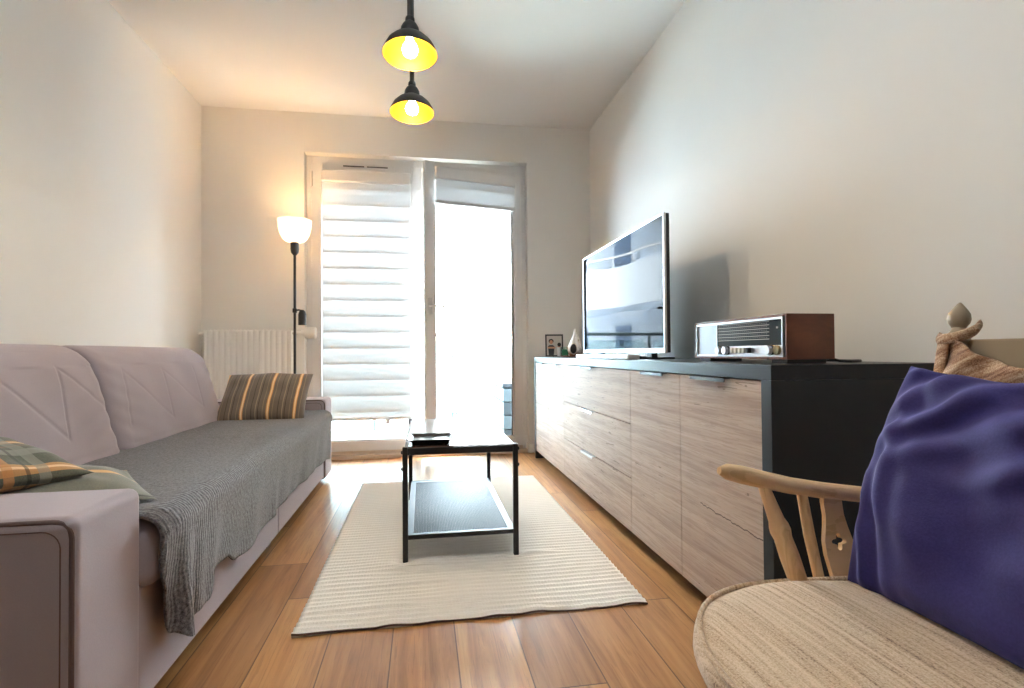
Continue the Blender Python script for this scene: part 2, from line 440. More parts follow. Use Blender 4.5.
# right leaf, hinged at its right edge and standing ajar into the room
TH = math.radians(13.4)
d2 = anchor('door_2', (.835, YW - .055, .05), (0, 0, TH))
LW = .838
leaf_parts(d2, LW, .002, 2.312, .080, .062, .078, 0, .07, -LW)
b = NB(); box(b, -LW + .022, -LW + .054, -.012, 0, 1.09, 1.22, .005); lathe(b, [(.012, 0), (.011, .04)], (-LW + .038, 0, 1.155), 14, Matrix.Rotation(PI / 2, 4, 'X'))
hd = obj('handle', b, M_STEEL, d2, label='silver lever handle')
b = NB(); tube(b, [(-LW + .036, -.042, 1.155), (-LW + .075, -.044, 1.155), (-LW + .115, -.046, 1.153), (-LW + .155, -.044, 1.150)], [.0095, .009, .0085, .008], 10); obj('lever', b, M_STEEL, hd)
for z in (.16, 2.12):
    b = NB(); tube(b, [(-.004, -.004, z), (-.004, -.004, z + .10)], .009); obj('hinge', b, M_PVC, d2)

def sheet(bm, x0, x1, y, z0, z1): grid(bm, lambda u, v: Vector((x0 + (x1 - x0) * u, y, z0 + (z1 - z0) * v)), 4, 24)
# ------------------------------------------------------------------ zebra blinds
tl = thing('zebra_blind', 'white zebra blind lowered over the closed left door leaf', 'blind', (-.44, YW - .075, .30), 'blinds on the balcony door')
yb = YW - .070
b = NB(); box(b, -.79, -.09, yb - .034, yb + .014, 2.205, 2.300, .012, 3); obj('headrail', b, M_PVC, tl)
b = NB(); sheet(b, -.786, -.094, yb - .010, .325, 2.207); obj('fabric', b, M_ZEB_A, tl)
b = NB(); box(b, -.788, -.092, yb - .012, yb + .011, .298, .326, .006); box(b, -.30, -.262, yb - .014, yb + .011, .262, .300, .004); obj('bottom_rail', b, M_PVC, tl)
b = NB(); box(b, -.800, -.789, yb - .012, yb + .012, .30, 2.22, .003); obj('side_guide', b, M_PVC, tl); b = NB(); box(b, -.091, -.080, yb - .012, yb + .012, .30, 2.22, .003); obj('side_guide', b, M_PVC, tl)

tr = thing('zebra_blind', 'white zebra blind rolled up at the top of the open right door leaf', 'blind', (.835, YW - .055, .05), 'blinds on the balcony door', (0, 0, TH))
b = NB(); box(b, -LW + .078, -.075, -.050, .004, 2.165, 2.262, .012, 3); obj('headrail', b, M_PVC, tr)
b = NB(); sheet(b, -LW + .084, -.082, -.030, 1.995, 2.17); obj('fabric', b, M_ZEB_A, tr)
b = NB(); box(b, -LW + .082, -.080, -.033, -.008, 1.968, 1.996, .006); obj('bottom_rail', b, M_PVC, tr)
b = NB(); pts = []
for k in range(25):
    a = PI * k / 24
    pts.append((-.060 + .022 * math.cos(a) + .012, -.035, 1.40 - .035 * math.sin(a)))
tube(b, [(-.026, -.035, 2.2)] + pts + [(-.070, -.035, 2.2)], .0022, 6); obj('bead_chain', b, M_WHITE, tr)

# ------------------------------------------------------------------ balcony outside
b = NB(); box(b, -3.2, 3.2, YB + .30, 6.25, -.25, -.03); struct('terrace_floor', b, plain('pale_balcony_tiles', srgb(84, 92, 76), .7, .06, 4))
M_POST = plain('grey_railing_paint', srgb(84, 104, 112), .4, .1)
rl = thing('balcony_railing', 'glass balcony railing with slim posts beyond the open door', 'railing', (.3, 6.0, -.03))
b = NB(); tube(b, [(-3.1, 6.0, 1.04), (3.1, 6.0, 1.04)], .021, 12); obj('handrail', b, M_POST, rl)
for x in (-2.2, -1.36, -.52, .325, 1.17, 2.0):
    b = NB(); box(b, x - .016, x + .016, 5.985, 6.015, .0, 1.03, .003); box(b, x - .05, x + .05, 5.95, 6.05, -.03, -.018, .003)
    p = obj('post', b, M_POST, rl)
    for z in (.16, .40, .64, .80):
        b = NB()
        for s in (-1, 1): lathe(b, [(.016, -.012), (.016, .012)], (x + s * .042, 5.985, z), 12, Matrix.Rotation(PI / 2, 4, 'X'))
        box(b, x - .055, x + .055, 5.983, 5.989, z - .006, z + .006); obj('clamp', b, M_POST, p)
for x0, x1 in ((-2.15, -1.41), (-1.31, -.57), (-.47, .275), (.375, 1.12), (1.22, 1.95)):
    b = NB(); box(b, x0, x1, 5.992, 6.004, .10, .97, .002); obj('glass_panel', b, M_RGLASS, rl)
# planked storage chest on the balcony
st = thing('storage_chest', 'grey slatted storage chest on the balcony beside the railing', 'chest', (1.07, 5.4, -.03))
def chest_mat():
    m = N('grey_blue_planks'); v = m.obj(); X, Y, Z = m.xyz(v)
    k = m.math('FRACT', m.math('DIVIDE', m.math('ADD', Z, -.02), .256))
    c = m.mix(m.math('GREATER_THAN', k, .5), srgb(30, 44, 54), srgb(70, 86, 96))
    return m.done(m.bsdf(m.mix(m.math('MULTIPLY', m.noise(v, 30, 3), .3), c, srgb(44, 56, 64)), .6))
M_CHEST = chest_mat()
b = NB()
for k in range(4):
    z0 = -.01 + k * .128
    box(b, .740, 1.40, 4.94, 5.86, z0, z0 + .122, .008)
box(b, .76, 1.38, 4.96, 5.84, -.03, -.012)
obj('body', b, M_CHEST, st)
b = NB(); box(b, .726, 1.414, 4.925, 5.875, .503, .548, .012); ld = obj('lid', b, plain('chest_lid', srgb(30, 42, 54), .5, .1), st)
b = NB(); box(b, .718, .726, 5.35, 5.45, .508, .530, .003); obj('handle', b, M_BLACKP, st, label='dark grip on the chest')

# apartment wing opposite, seen in the television
A0 = Vector((-3.94, 13.0, 0)); e_ = Vector((.227, .974, 0)).normalized(); n_ = Vector((.974, -.227, 0)).normalized()
def fp(s, d, z): return A0 + e_ * s + n_ * d + Vector((0, 0, z))
M_RENDER = plain('white_facade_render', srgb(222, 232, 242), .8, .03, 1)
M_PANEL = plain('brown_facade_panel', srgb(158, 118, 98), .7, .1, 2)
M_DARKW = plain('dark_facade_glazing', srgb(104, 128, 156), .3, .1, 1)
M_TEAL = plain('pale_teal_panel', srgb(150, 186, 196), .5, .08, 2)
bg = thing('apartment_building', 'white apartment wing with rounded balconies mirrored in the television', 'building', A0 - Vector((0, 0, 6)))
def fbox(bm, s0, s1, d0, d1, z0, z1):
    lo = [fp(s, d, z0) for s, d in ((s0, d0), (s1, d0), (s1, d1), (s0, d1))]; hi = [p + Vector((0, 0, z1 - z0)) for p in lo]
    L = [bm.verts.new(p) for p in lo]; U = [bm.verts.new(p) for p in hi]
    bm.faces.new(L[::-1]); bm.faces.new(U)
    for i in range(4):
        j = (i + 1) % 4; bm.faces.new((L[i], L[j], U[j], U[i]))
b = NB(); fbox(b, -7, 16, -8, -1.5, -6, 8.5); obj('wall', b, M_RENDER, bg)
def bulge(s): return .28 * math.exp(-((s - .3) / .9) ** 2) + .42 * math.exp(-((s - 3.4) / 1.3) ** 2)
for lev in (-3.1, 0, 3.1):
    b = NB(); NS = 60; rings = []
    for k in range(NS + 1):
        s = -6 + 21 * k / NS; d = bulge(s)
        rings.append([b.verts.new(fp(s, d + dd, z + lev)) for dd, z in ((-1.5, 2.12), (0, 2.12), (0, 3.28), (-.14, 3.28), (-.14, 2.34), (-1.5, 2.34))])
    skin(b, rings); obj('balcony', b, M_RENDER, bg)
    b = NB(); pts = [fp(-6 + 21 * k / NS, bulge(-6 + 21 * k / NS) - .07, 3.60 + lev) for k in range(NS + 1)]
    tube(b, pts, .03, 8)
    for k in range(2, NS, 3): tube(b, [pts[k], pts[k] - Vector((0, 0, .34))], .018, 6)
    obj('balcony_rail', b, plain('white_rail', (.8, .8, .8), .4), bg)
    for s0, s1, m_ in ((-3.4, -2.6, M_DARKW), (-.5, .5, M_PANEL if lev >= 0 else M_TEAL), (1.75, 2.6, M_DARKW if lev < 0 else M_RENDER), (3.4, 4.3, M_DARKW), (6.2, 7.4, M_DARKW)):
        b = NB(); fbox(b, s0, s1, -1.5, -1.46, (lev + 3.9 if m_ is M_PANEL else lev - .75), (lev + 4.6 if m_ is M_PANEL else lev + 1.7)); obj('window' if m_ is M_DARKW else 'facade_panel', b, m_, bg)

# ------------------------------------------------------------------ sofa
sf = thing('sofa', 'long mauve velour sofa against the left wall', 'sofa', (-1.12, 2.43, 0))
SX, SB = -.625, XL + .03
AY0, AY1, AY2, AY3 = 1.070, 1.307, 3.552, 3.790
b = NB(); box(b, SB, SX - .012, AY1 + .002, AY2 - .002, .055, .30, .012); obj('base', b, M_SOFA, sf)
for y0, y1 in ((AY1 + .004, 2.4785), (2.4815, AY2 - .004)):
    b = NB(); box(b, SX - .05, SX + .0, y0, y1, .050, .315, .010, 3); obj('front_panel', b, M_SOFA, sf)
b = NB(); box(b, SB + .12, SX + .035, AY1 + .004, AY2 - .004, .305, .462, .045, 4); obj('seat_cushion', b, M_SOFA, sf)
for y0, y1 in ((AY0, AY1), (AY2, AY3)):
    b = NB(); box(b, SB, SX + .012, y0, y1, .035, .545, .022, 4)
    arm = obj('armrest', b, M_SOFA, sf)
    b = NB()
    for off in (.0,):
        for yy in (y0 + .012,):
            x0, x1, z0, z1, r = SB + .04, SX + .012 - .007, .05, .545 - .007, .03
            yy = y0 + .0125; pts = [(x1, yy - .006, z0)] + [(x1 - r + r * math.cos(a), yy - .006, z1 - r + r * math.sin(a)) for a in [PI / 2 * k / 6 for k in range(7)]] + [(x0, yy - .006, z1)]
            tube(b, pts, .0044, 8)
            pts = [(x - .015, y - .0058, z - (.015 if z > .3 else 0)) for x, y, z in pts]
            tube(b, pts, .0016, 6)
    obj('piping', b, M_SOFAD, arm, label='double seam along the arm edge')
b = NB(); box(b, SB, SB + .16, AY0 + .01, AY3 - .01, .055, .70, .03, 3); obj('back_frame', b, M_SOFA, sf)
for x in (SX - .07, SB + .1):
    for y in (AY0 + .09, 2.48, AY3 - .09):
        b = NB(); box(b, x - .03, x + .03, y - .03, y + .03, 0, .056, .004); obj('foot', b, M_BLACKP, sf)

PROF = [(-1.112, .468), (-1.102, .50), (-1.122, .565), (-1.146, .66), (-1.168, .735), (-1.196, .80), (-1.235, .845), (-1.295, .872), (-1.365, .870), (-1.430, .845), (-1.475, .79), (-1.50, .70), (-1.505, .58), (-1.495, .47), (-1.40, .462), (-1.25, .462)]
def cat(P, t):
    n = len(P); i = int(t) % n; f = t - int(t)
    p0, p1, p2, p3 = P[i - 1], P[i], P[(i + 1) % n], P[(i + 2) % n]
    return [.5 * (2 * p1[k] + (p2[k] - p0[k]) * f + (2 * p0[k] - 5 * p1[k] + 4 * p2[k] - p3[k]) * f * f + (3 * p1[k] - p0[k] - 3 * p2[k] + p3[k]) * f ** 3) for k in range(2)]
def segd(p, a, c):
    ax, az = a; cx, cz = c; px, pz = p
    t = max(0, min(1, ((px - ax) * (cx - ax) + (pz - az) * (cz - az)) / ((cx - ax) ** 2 + (cz - az) ** 2)))
    return math.hypot(px - ax - t * (cx - ax), pz - az - t * (cz - az))
def back_cushion(y0, y1, zig, lean_l=0.0, lean_r=0.0):
    b = NB(); NY, NT = 200, 208; rings = []; cx, cz = -1.30, .66
    for i in range(NY + 1):
        u = i / NY; y = y0 + (y1 - y0) * u
        d = min(u, 1 - u) * (y1 - y0)
        k = min(1, d / .055); rnd = math.sqrt(max(0, 1 - (1 - k) ** 2))     # rounded ends
        sc = .80 + .20 * rnd
        vs = []
        for j in range(NT):
            x, z = cat(PROF, j * len(PROF) / NT)
            x = cx + (x - cx) * sc; z = cz + (z - cz) * (1 - (1 - sc) * .45)
            z = max(z, .467)
            front = 1 if x > -1.24 else 0
            if front:
                dd = min([segd((y, z), p, q) for p, q in zip(zig, zig[1:])] or [9])
                x -= .0034 * math.exp(-(dd / .0042) ** 2)
                x += .004 * math.sin(y * 19 + z * 9) * (z < .8) * rnd + .003 * noise.noise(Vector((y * 7, z * 7, 3)))
                # gathers at the ends
                x += .0030 * math.exp(-d / .10) * min(1, d / .03) * math.sin(z * 95 + d * 30) * (1 if z > .49 else 0)
            yy = y + (lean_l * (1 - u) + lean_r * u) * (z - .47)
            vs.append(b.verts.new((x, yy, z)))
        rings.append(vs)
    skin(b, rings)
    obj('back_cushion', b, M_SOFA, sf, angle=60)
back_cushion(1.325, 2.205, [(1.46, .57), (1.52, .78), (1.715, .767), (1.944, .563), (1.982, .796), (2.191, .631)])
back_cushion(2.232, 3.24, [(2.315, .567), (2.355, .777), (2.668, .554), (2.678, .772), (3.01, .568), (3.003, .775)], lean_r=.0)

# knitted throw over the seat and down the front
def drop(y):          # height of the hem above the floor
    P = [(1.312, .43), (1.335, .32), (1.385, .185), (1.43, .150), (1.52, .168), (1.60, .165), (1.655, .220), (1.78, .215), (1.85, .180), (1.95, .170), (2.10, .180), (2.45, .205), (2.9, .195), (3.45, .185), (3.548, .175)]
    for (a, za), (c, zc) in zip(P, P[1:]):
        if y <= c: 
            f = (y - a) / (c - a); f = f * f * (3 - 2 * f); return za + (zc - za) * f
    return P[-1][1]
def throw_fn(uu, vv):
    y = 1.312 + (3.548 - 1.312) * uu
    L1, L2 = .50, .07      # flat length, rounding length
    xf = -.622             # where the edge starts to round
    zh = drop(y); Ld = .43 - zh
    s = vv * (L1 + L2 + Ld)
    r = .045
    fold = math.exp(-((y - 1.42) / .10) ** 2)
    if s < L1:
        x, z = xf - (L1 - s), .4715
        z += .006 * math.exp(-((y - 2.55) / .16) ** 2) * (.5 + .5 * math.sin((x + .9) * 60 + 5 * y)) * math.exp(-((x + .86) / .12) ** 2)
        z += .0025 * abs(noise.noise(Vector((x * 6, y * 5, 0)))) 
        nx, nz = 0, 1
    elif s < L1 + L2:
        a = (s - L1) / L2 * PI / 2
        x, z = xf + r * math.sin(a), .4715 - r * (1 - math.cos(a)); nx, nz = math.sin(a), math.cos(a)
    else:
        f = (s - L1 - L2) / max(Ld, .01)
        x, z = xf + r, .4265 - (s - L1 - L2); nx, nz = 1, 0
        am = f
        x += am * (-.026 + .005 * math.sin(y * 13 + 1) + .003 * math.sin(y * 29) + .014 * math.exp(-((y - 1.63) / .05) ** 2) + .016 * math.exp(-((y - 2.28) / .04) ** 2) * f)
        x += fold * am * (.022 + .018 * math.sin((y - 1.31) * 55 + 1.2))
        x += .012 * am * math.exp(-((y - 3.52) / .04) ** 2)
    return Vector((x, y, z))
b = NB(); grid(b, throw_fn, 220, 96)
thr = obj('throw_blanket', b, M_KNIT, None, angle=180)
tag(thr, 'grey ribbed knitted throw spread over the sofa seat', 'blanket')
md = thr.modifiers.new('thickness', 'SOLIDIFY'); md.thickness = .007; md.offset = 1

# ------------------------------------------------------------------ cushions
def pillow_bm(w, h, t, pinch=.07, seed=0, wr=.006, n=56, sag=0.0, px=None, ex=.48):
    px = pinch if px is None else px
    b = NB(); g = {}
    def P(u, v, s):
        x = w / 2 * u * (1 - px * (1 - v * v) ** 1.0 * abs(u) ** 3)
        y = h / 2 * v * (1 - pinch * (1 - u * u) ** 1.0 * abs(v) ** 3)
        e = ((1 - abs(u) ** 2.4) * (1 - abs(v) ** 2.4))
        z = t / 2 * max(0, e) ** ex
        q = Vector((u * 2.1 + seed, v * 2.1, s * 3.0 + seed))
        z += wr * noise.noise(q) * min(1, e * 3) * 2
        # folds running in from the edges
        ed = max(abs(u), abs(v))
        z += wr * .9 * noise.ridged_multi_fractal(Vector((u * 1.6 + seed, v * 1.6 + u * 1.1, seed + s)), 1.0, 2.0, 3, .9, 2.0) * (ed ** 2) * min(1, e * 5) * .5
        return Vector((x, y - sag * (1 - u * u) * (v > 0) * v, s * z))
    for s in (1, -1):
        for i in range(n + 1):
            for j in range(n + 1):
                u, v = math.sin((i / n - .5) * PI) , math.sin((j / n - .5) * PI)
                edge = i in (0, n) or j in (0, n)
                if edge and s == -1: g[(i, j, s)] = g[(i, j, 1)]; continue
                p = P(u, v, s)
                if edge: p.z = 0
                g[(i, j, s)] = b.verts.new(p)
        for i in range(n):
            for j in range(n):
                q = [g[(i, j, s)], g[(i + 1, j, s)], g[(i + 1, j + 1, s)], g[(i, j + 1, s)]]
                b.faces.new(q if s == 1 else q[::-1])
    return b
def place(o, c, U, V):
    U = Vector(U).normalized(); V = Vector(V); V = (V - U * V.dot(U)).normalized(); W = U.cross(V)
    M = Matrix((U, V, W)).transposed().to_4x4(); M.translation = Vector(c); o.matrix_world = M
    return o
# striped one propped up at the window end
o = obj('throw_pillow', pillow_bm(.47, .36, .13, .05, 2.3, .005), M_STRIPE, angle=180)
place(o, (-.885, 3.235, .590), (1, .0, 0), (0, .26, .245))
tag(o, 'brown cushion with orange stripes propped up at the window end of the sofa', 'cushion', 'cushions on the sofa')
# one lying on the near arm
o = obj('throw_pillow', pillow_bm(.42, .40, .115, .06, 5.1, .008, ex=.62), M_PLAID, angle=180)
place(o, (-1.06, 1.37, .588), (.86, -.50, -.12), (.50, .86, -.05))
tag(o, 'dark green and orange plaid cushion lying across the near sofa arm', 'cushion', 'cushions on the sofa')
# its neighbour flat on the seat
o = obj('throw_pillow', pillow_bm(.30, .34, .085, .05, 8.4, .005, ex=.9), stripes('olive_cushion_cloth', srgb(92, 92, 80), srgb(126, 124, 110), [(.1, .18, srgb(226, 172, 110)), (.5, .54, srgb(60, 58, 50))], .2, 1, .27), angle=180)
place(o, (-.862, 1.482, .513), (.80, .60, -.13), (-.60, .80, .06))
tag(o, 'olive cushion flat on the throw, only its corner showing past the near arm', 'cushion', 'cushions on the sofa')

# ------------------------------------------------------------------ radiator
rd = thing('radiator', 'white ribbed panel radiator under the wall by the floor lamp', 'radiator', (-1.28, YB, .12))
rx0, rx1, rz0, rz1, ry0, ry1 = -1.585, -.985, .13, 1.015, 4.235, 4.335
b = NB(); NR = 15
for face_y, sg in ((ry0, 1),):
    prof = []
    for k in range(NR * 6 + 1):
        x = rx0 + (rx1 - rx0) * k / (NR * 6); t = (k % 6) / 6
        prof.append((x, face_y + (.009 if .25 < t < .6 else 0)))
    lo = [b.verts.new((x, y, rz0 + .03)) for x, y in prof]; hi = [b.verts.new((x, y, rz1 - .02)) for x, y in prof]
    lo2 = [b.verts.new((x, face_y + .016, rz0 + .0)) for x, y in prof]; hi2 = [b.verts.new((x, face_y + .012, rz1)) for x, y in prof]
    for k in range(len(prof) - 1):
        b.faces.new((lo[k], lo[k + 1], hi[k + 1], hi[k])); b.faces.new((hi[k], hi[k + 1], hi2[k + 1], hi2[k])); b.faces.new((lo2[k], lo2[k + 1], lo[k + 1], lo[k]))
obj('front_panel', b, M_WHITE, rd)
b = NB(); box(b, rx0, rx1, ry0 + .018, ry1, rz0, rz1 - .003, .004); obj('body', b, M_WHITE, rd)
b = NB()
for k in range(22): box(b, rx0 + .02 + k * .026, rx0 + .036 + k * .026, ry0 + .025, ry1 - .012, rz1 - .002, rz1 + .004, .001)
obj('top_grille', b, M_WHITE, rd)
b = NB(); box(b, rx0 - .006, rx0, ry0 + .004, ry1, rz0, rz1, .002); obj('side_cover', b, M_WHITE, rd); b = NB(); box(b, rx1, rx1 + .006, ry0 + .004, ry1, rz0, rz1, .002); obj('side_cover', b, M_WHITE, rd)
RY = Matrix.Rotation(PI / 2, 4, 'Y')
b = NB(); lathe(b, [(.012, 0), (.012, .07)], (rx1 + .005, 4.285, 1.0 - .005), 14, RY); lathe(b, [(.018, 0), (.020, .02), (.022, .025), (.045, .03), (.047, .10), (.040, .108)], (rx1 + .07, 4.285, .995), 20, RY); obj('thermostat_valve', b, M_WHITE, rd)
b = NB(); lathe(b, [(.010, 0), (.010, .03), (.016, .031), (.016, .045)], (rx0 - .05, 4.285, .99), 12, RY); obj('bleed_valve', b, M_WHITE, rd)
for x in (rx0 + .1, rx1 - .1):
    b = NB(); box(b, x - .02, x + .02, ry1, YB, rz1 - .2, rz1 - .1); obj('bracket', b, M_WHITE, rd)

# ------------------------------------------------------------------ floor lamp
LX, LY = -.920, 4.10
lp = thing('floor_lamp', 'black floor lamp with white glass bowl between sofa and balcony door', 'lamp', (LX, LY, 0))
b = NB(); lathe(b, [(.115, 0), (.118, .006), (.116, .018), (.10, .024), (.02, .030), (.013, .05)], (LX, LY, 0), 36); obj('base', b, M_BLACK, lp)
b = NB(); tube(b, [(LX, LY, .03), (LX, LY, 1.60)], .0095, 12); obj('pole', b, M_BLACK, lp)
b = NB(); lathe(b, [(.011, 1.555), (.026, 1.575), (.030, 1.60), (.030, 1.645), (.022, 1.655)], (LX, LY, 0), 20); obj('socket', b, M_BLACK, lp)
b = NB()
outer = [(.028, 1.650), (.060, 1.657), (.085, 1.678), (.103, 1.715), (.113, 1.760), (.118, 1.812)]
inner = [(r - .005, z + .004) for r, z in outer][::-1]; inner[0] = (.113, 1.812)
lathe(b, outer + inner, (LX, LY, 0), 40, cap=(True, True)); obj('glass_bowl', b, M_OPAL, lp)
b = NB(); lathe(b, [(.014, 1.662), (.016, 1.675), (.028, 1.695), (.031, 1.715), (.024, 1.735), (.008, 1.745)], (LX, LY, 0), 20); obj('bulb', b, M_BULB2, lp)
b = NB(); tube(b, [(LX, LY, 1.152), (LX + .03, LY - .01, 1.156), (LX + .052, LY - .015, 1.150)], .006, 8); box(b, LX - .014, LX + .014, LY - .014, LY + .014, 1.135, 1.168, .004); ra = obj('reading_arm', b, M_BLACK, lp)
b = NB(); lathe(b, [(.008, .028), (.022, .016), (.0275, -.005), (.0275, -.083), (.0245, -.083), (.0245, -.01), (.006, .0)], (LX + .055, LY - .016, 1.128), 22); obj('spot_shade', b, M_BLACK, lp)
b = NB(); lathe(b, [(.012, -.02), (.021, -.045), (.020, -.070), (.010, -.078)], (LX + .055, LY - .016, 1.128), 16); obj('spot_bulb', b, M_SPOTB, lp)

# ------------------------------------------------------------------ pendant lamps
def pendant(x, y, zr, label, r=.105):
    t = thing('pendant_lamp', label, 'lamp', (x, y, H), 'pendant lamps')
    TI = Matrix.Translation((x, y, zr + .15)) @ Matrix.Rotation(math.radians(-5), 4, 'X') @ Matrix.Translation((-x, -y, -zr - .15))
    def tilt(bm): bmesh.ops.transform(bm, matrix=TI, verts=bm.verts)
    b = NB(); lathe(b, [(.05, H - .004), (.052, H - .02), (.045, H - .028), (.012, H - .032)], (x, y, 0), 28); obj('ceiling_rose', b, M_BLACK, t)
    b = NB(); tube(b, [(x, y, H - .03), (x, y, zr + .15)], .0105, 12); obj('rod', b, M_BLACK, t)
    b = NB()
    lathe(b, [(.0105, .160), (.017, .150), (.018, .140), (.015, .134), (.027, .122), (.034, .108), (.036, .094), (.034, .082), (.046, .074), (.068, .060), (.087, .040), (.099, .018), (.105, .0),
              (.1025, .0), (.096, .018), (.084, .038), (.066, .056), (.045, .069), (.030, .074)], (x, y, zr), 44)
    tilt(b); sh = obj('shade', b, M_BLACK, t)
    b = NB(); lathe(b, [(.1018, .0012), (.0952, .0185), (.0832, .0375), (.0652, .0552), (.0445, .0682), (.02, .0725)], (x, y, zr), 44, cap=(False, True)); tilt(b); obj('lining', b, M_GOLD, sh, label='gold inside of the shade')
    b = NB(); lathe(b, [(.013, .070), (.014, .056), (.026, .036), (.030, .018), (.024, .001), (.009, -.008)], (x, y, zr), 24); tilt(b); obj('bulb', b, M_BULB, t, label='lit bulb')
pendant(-.043, 2.08, 1.978, 'black dome pendant lamp with gold inside hanging nearest the camera')
pendant(-.045, 2.57, 1.972, 'black dome pendant lamp with gold inside hanging nearer the balcony door')

# fill light added on the ceiling, out of view, to brighten the near end
cl = thing('added_fill_light', 'added round fill light on the ceiling, out of view above the armchair end of the room', 'lamp', (-.1, .75, H))
b = NB(); lathe(b, [(.24, H - .002), (.245, H - .03), (.235, H - .036), (.215, H - .036)], (-.1, .75, 0), 48); obj('rim', b, M_WHITE, cl)
b = NB(); lathe(b, [(.214, H - .034), (.19, H - .052), (.12, H - .066), (.02, H - .070)], (-.1, .75, 0), 48); obj('fill_diffuser', b, emit('added_fill_glow', (.93, .98, 1), 2.7), cl)

# ------------------------------------------------------------------ rug
def rug_fn(u, v):
    x = -.385 + 1.112 * u; y = 1.675 + 1.865 * v
    y += .008 * math.sin(x * 3 + .5) * (1 - v) + .004 * math.sin(x * 21) * (1 - v) ** 6
    per = .033
    yy = y + .006 * noise.noise(Vector((x * 5, y * 5, 0)))
    z = .0068 + .0024 * math.cos(2 * PI * (yy / per - .58))
    z += .010 * math.exp(-((y - 2.19) / .035) ** 2 - ((x - .03) / .10) ** 2) * 0
    z += .0075 * max(0, noise.noise(Vector((x * 3.2 + 2, y * 6, 1.5)))) ** 1.2 * (1 if y < 2.25 else .35)
    for (cx, cy, rx, ry, hh) in ((-.03, 2.12, .10, .03, .012), (.43, 2.17, .09, .025, .012), (-.16, 1.82, .22, .04, .008), (.02, 1.98, .2, .03, .006)):
        z += hh * math.exp(-((x - cx) / rx) ** 2 - ((y - cy) / ry) ** 2)
    if v < .02: z += .006 * max(0, math.sin(x * 29 + 1) * math.sin(x * 11))
    dt = min((x + .0750 + .01) ** 2 + (y - 2.177) ** 2, (x - .365) ** 2 + (y - 2.17) ** 2)
    k = math.exp(-dt / .0012); z = z * (1 - k) + .006 * k
    return Vector((x, y, z))
b = NB(); g = grid(b, rug_fn, 90, 480)
# skirt down to the floor
edge = [g[i][0] for i in range(91)] + [g[90][j] for j in range(1, 481)] + [g[i][480] for i in range(89, -1, -1)] + [g[0][j] for j in range(479, 0, -1)]
low = [b.verts.new((v.co.x, v.co.y, .0006)) for v in edge]
for i in range(len(edge)):
    j = (i + 1) % len(edge); b.faces.new((edge[i], edge[j], low[j], low[i]))
rg = obj('rug', b, M_RUG, None, angle=180); tag(rg, 'cream flat-woven ribbed rug on the wooden floor', 'rug')
b = NB()
tube(b, [rug_fn(i / 60, 0) + Vector((0, -.001, -.0035)) for i in range(61)], .0032, 6)
obj('binding', b, M_RUGE, rg, label='dark bound edge')

# ------------------------------------------------------------------ coffee table
ct = thing('coffee_table', 'black metal coffee table with wooden top and mesh shelf on the rug', 'table', (.15, 2.63, .0075))
tx0, tx1, ty0, ty1, tz = -.075, .375, 2.165, 3.085, .46
zf = .0075
b = NB(); box(b, tx0 + .012, tx1 - .012, ty0 + .012, ty1 - .012, tz - .020, tz, .004); obj('tabletop', b, M_TOP, ct)
b = NB()
for (a, c, d, e) in ((tx0, tx1, ty0, ty0 + .013), (tx0, tx1, ty1 - .013, ty1), (tx0, tx0 + .013, ty0 + .013, ty1 - .013), (tx1 - .013, tx1, ty0 + .013, ty1 - .013)):
    box(b, a, c, d, e, tz - .032, tz - .004, .003)
obj('top_frame', b, M_BLACK, ct)
for lx in (tx0 + .003, tx1 - .003):
    for ly in (ty0 + .004, ty1 - .004):
        b = NB(); box(b, lx - .0105, lx + .0105, ly - .0105, ly + .0105, zf, tz + .002, .003)
        s = -1 if lx < .1 else 1
        lathe(b, [(.007, 0), (.007, .004), (.004, .006)], (lx + s * .0105, ly, tz - .085), 12, Matrix.Rotation(s * PI / 2, 4, 'Y'))
        lathe(b, [(.007, 0), (.007, .004), (.004, .006)], (lx + s * .0105, ly, tz - .020), 12, Matrix.Rotation(s * PI / 2, 4, 'Y'))
        obj('leg', b, M_BLACK, ct)
sz = .112
b = NB()
box(b, tx0 + .012, tx1 - .012, ty0 - .004, ty0 + .009, sz - .016, sz + .002, .003); obj('shelf_rail', b, M_BLACK, ct); b = NB(); box(b, tx0 + .012, tx1 - .012, ty1 - .013, ty1, sz - .016, sz + .002, .003)
obj('shelf_rail', b, M_BLACK, ct)
b = NB(); w = .028
for (a, c, d, e) in ((tx0 + .006, tx1 - .006, ty0 + .009, ty0 + .009 + w * .6), (tx0 + .006, tx1 - .006, ty1 - .013 - w, ty1 - .013), (tx0 + .006, tx0 + .006 + w, ty0 + .026, ty1 - .041), (tx1 - .006 - w, tx1 - .006, ty0 + .026, ty1 - .041)):
    box(b, a, c, d, e, sz - .004, sz + .001, .001)
obj('shelf_frame', b, M_GALV, ct, label='pale steel rim of the shelf')
b = NB()
mx0, mx1, my0, my1 = tx0 + .03, tx1 - .03, ty0 + .022, ty1 - .038
pitch = .0095; wr_ = .0036
def clip_line(c, sgn):
    pts = []
    for x in (mx0, mx1):
        y = c + sgn * x
        if my0 <= y <= my1: pts.append((x, y))
    for y in (my0, my1):
        x = (y - c) * sgn
        if mx0 < x < mx1: pts.append((x, y))
    return pts[:2] if len(pts) >= 2 else None
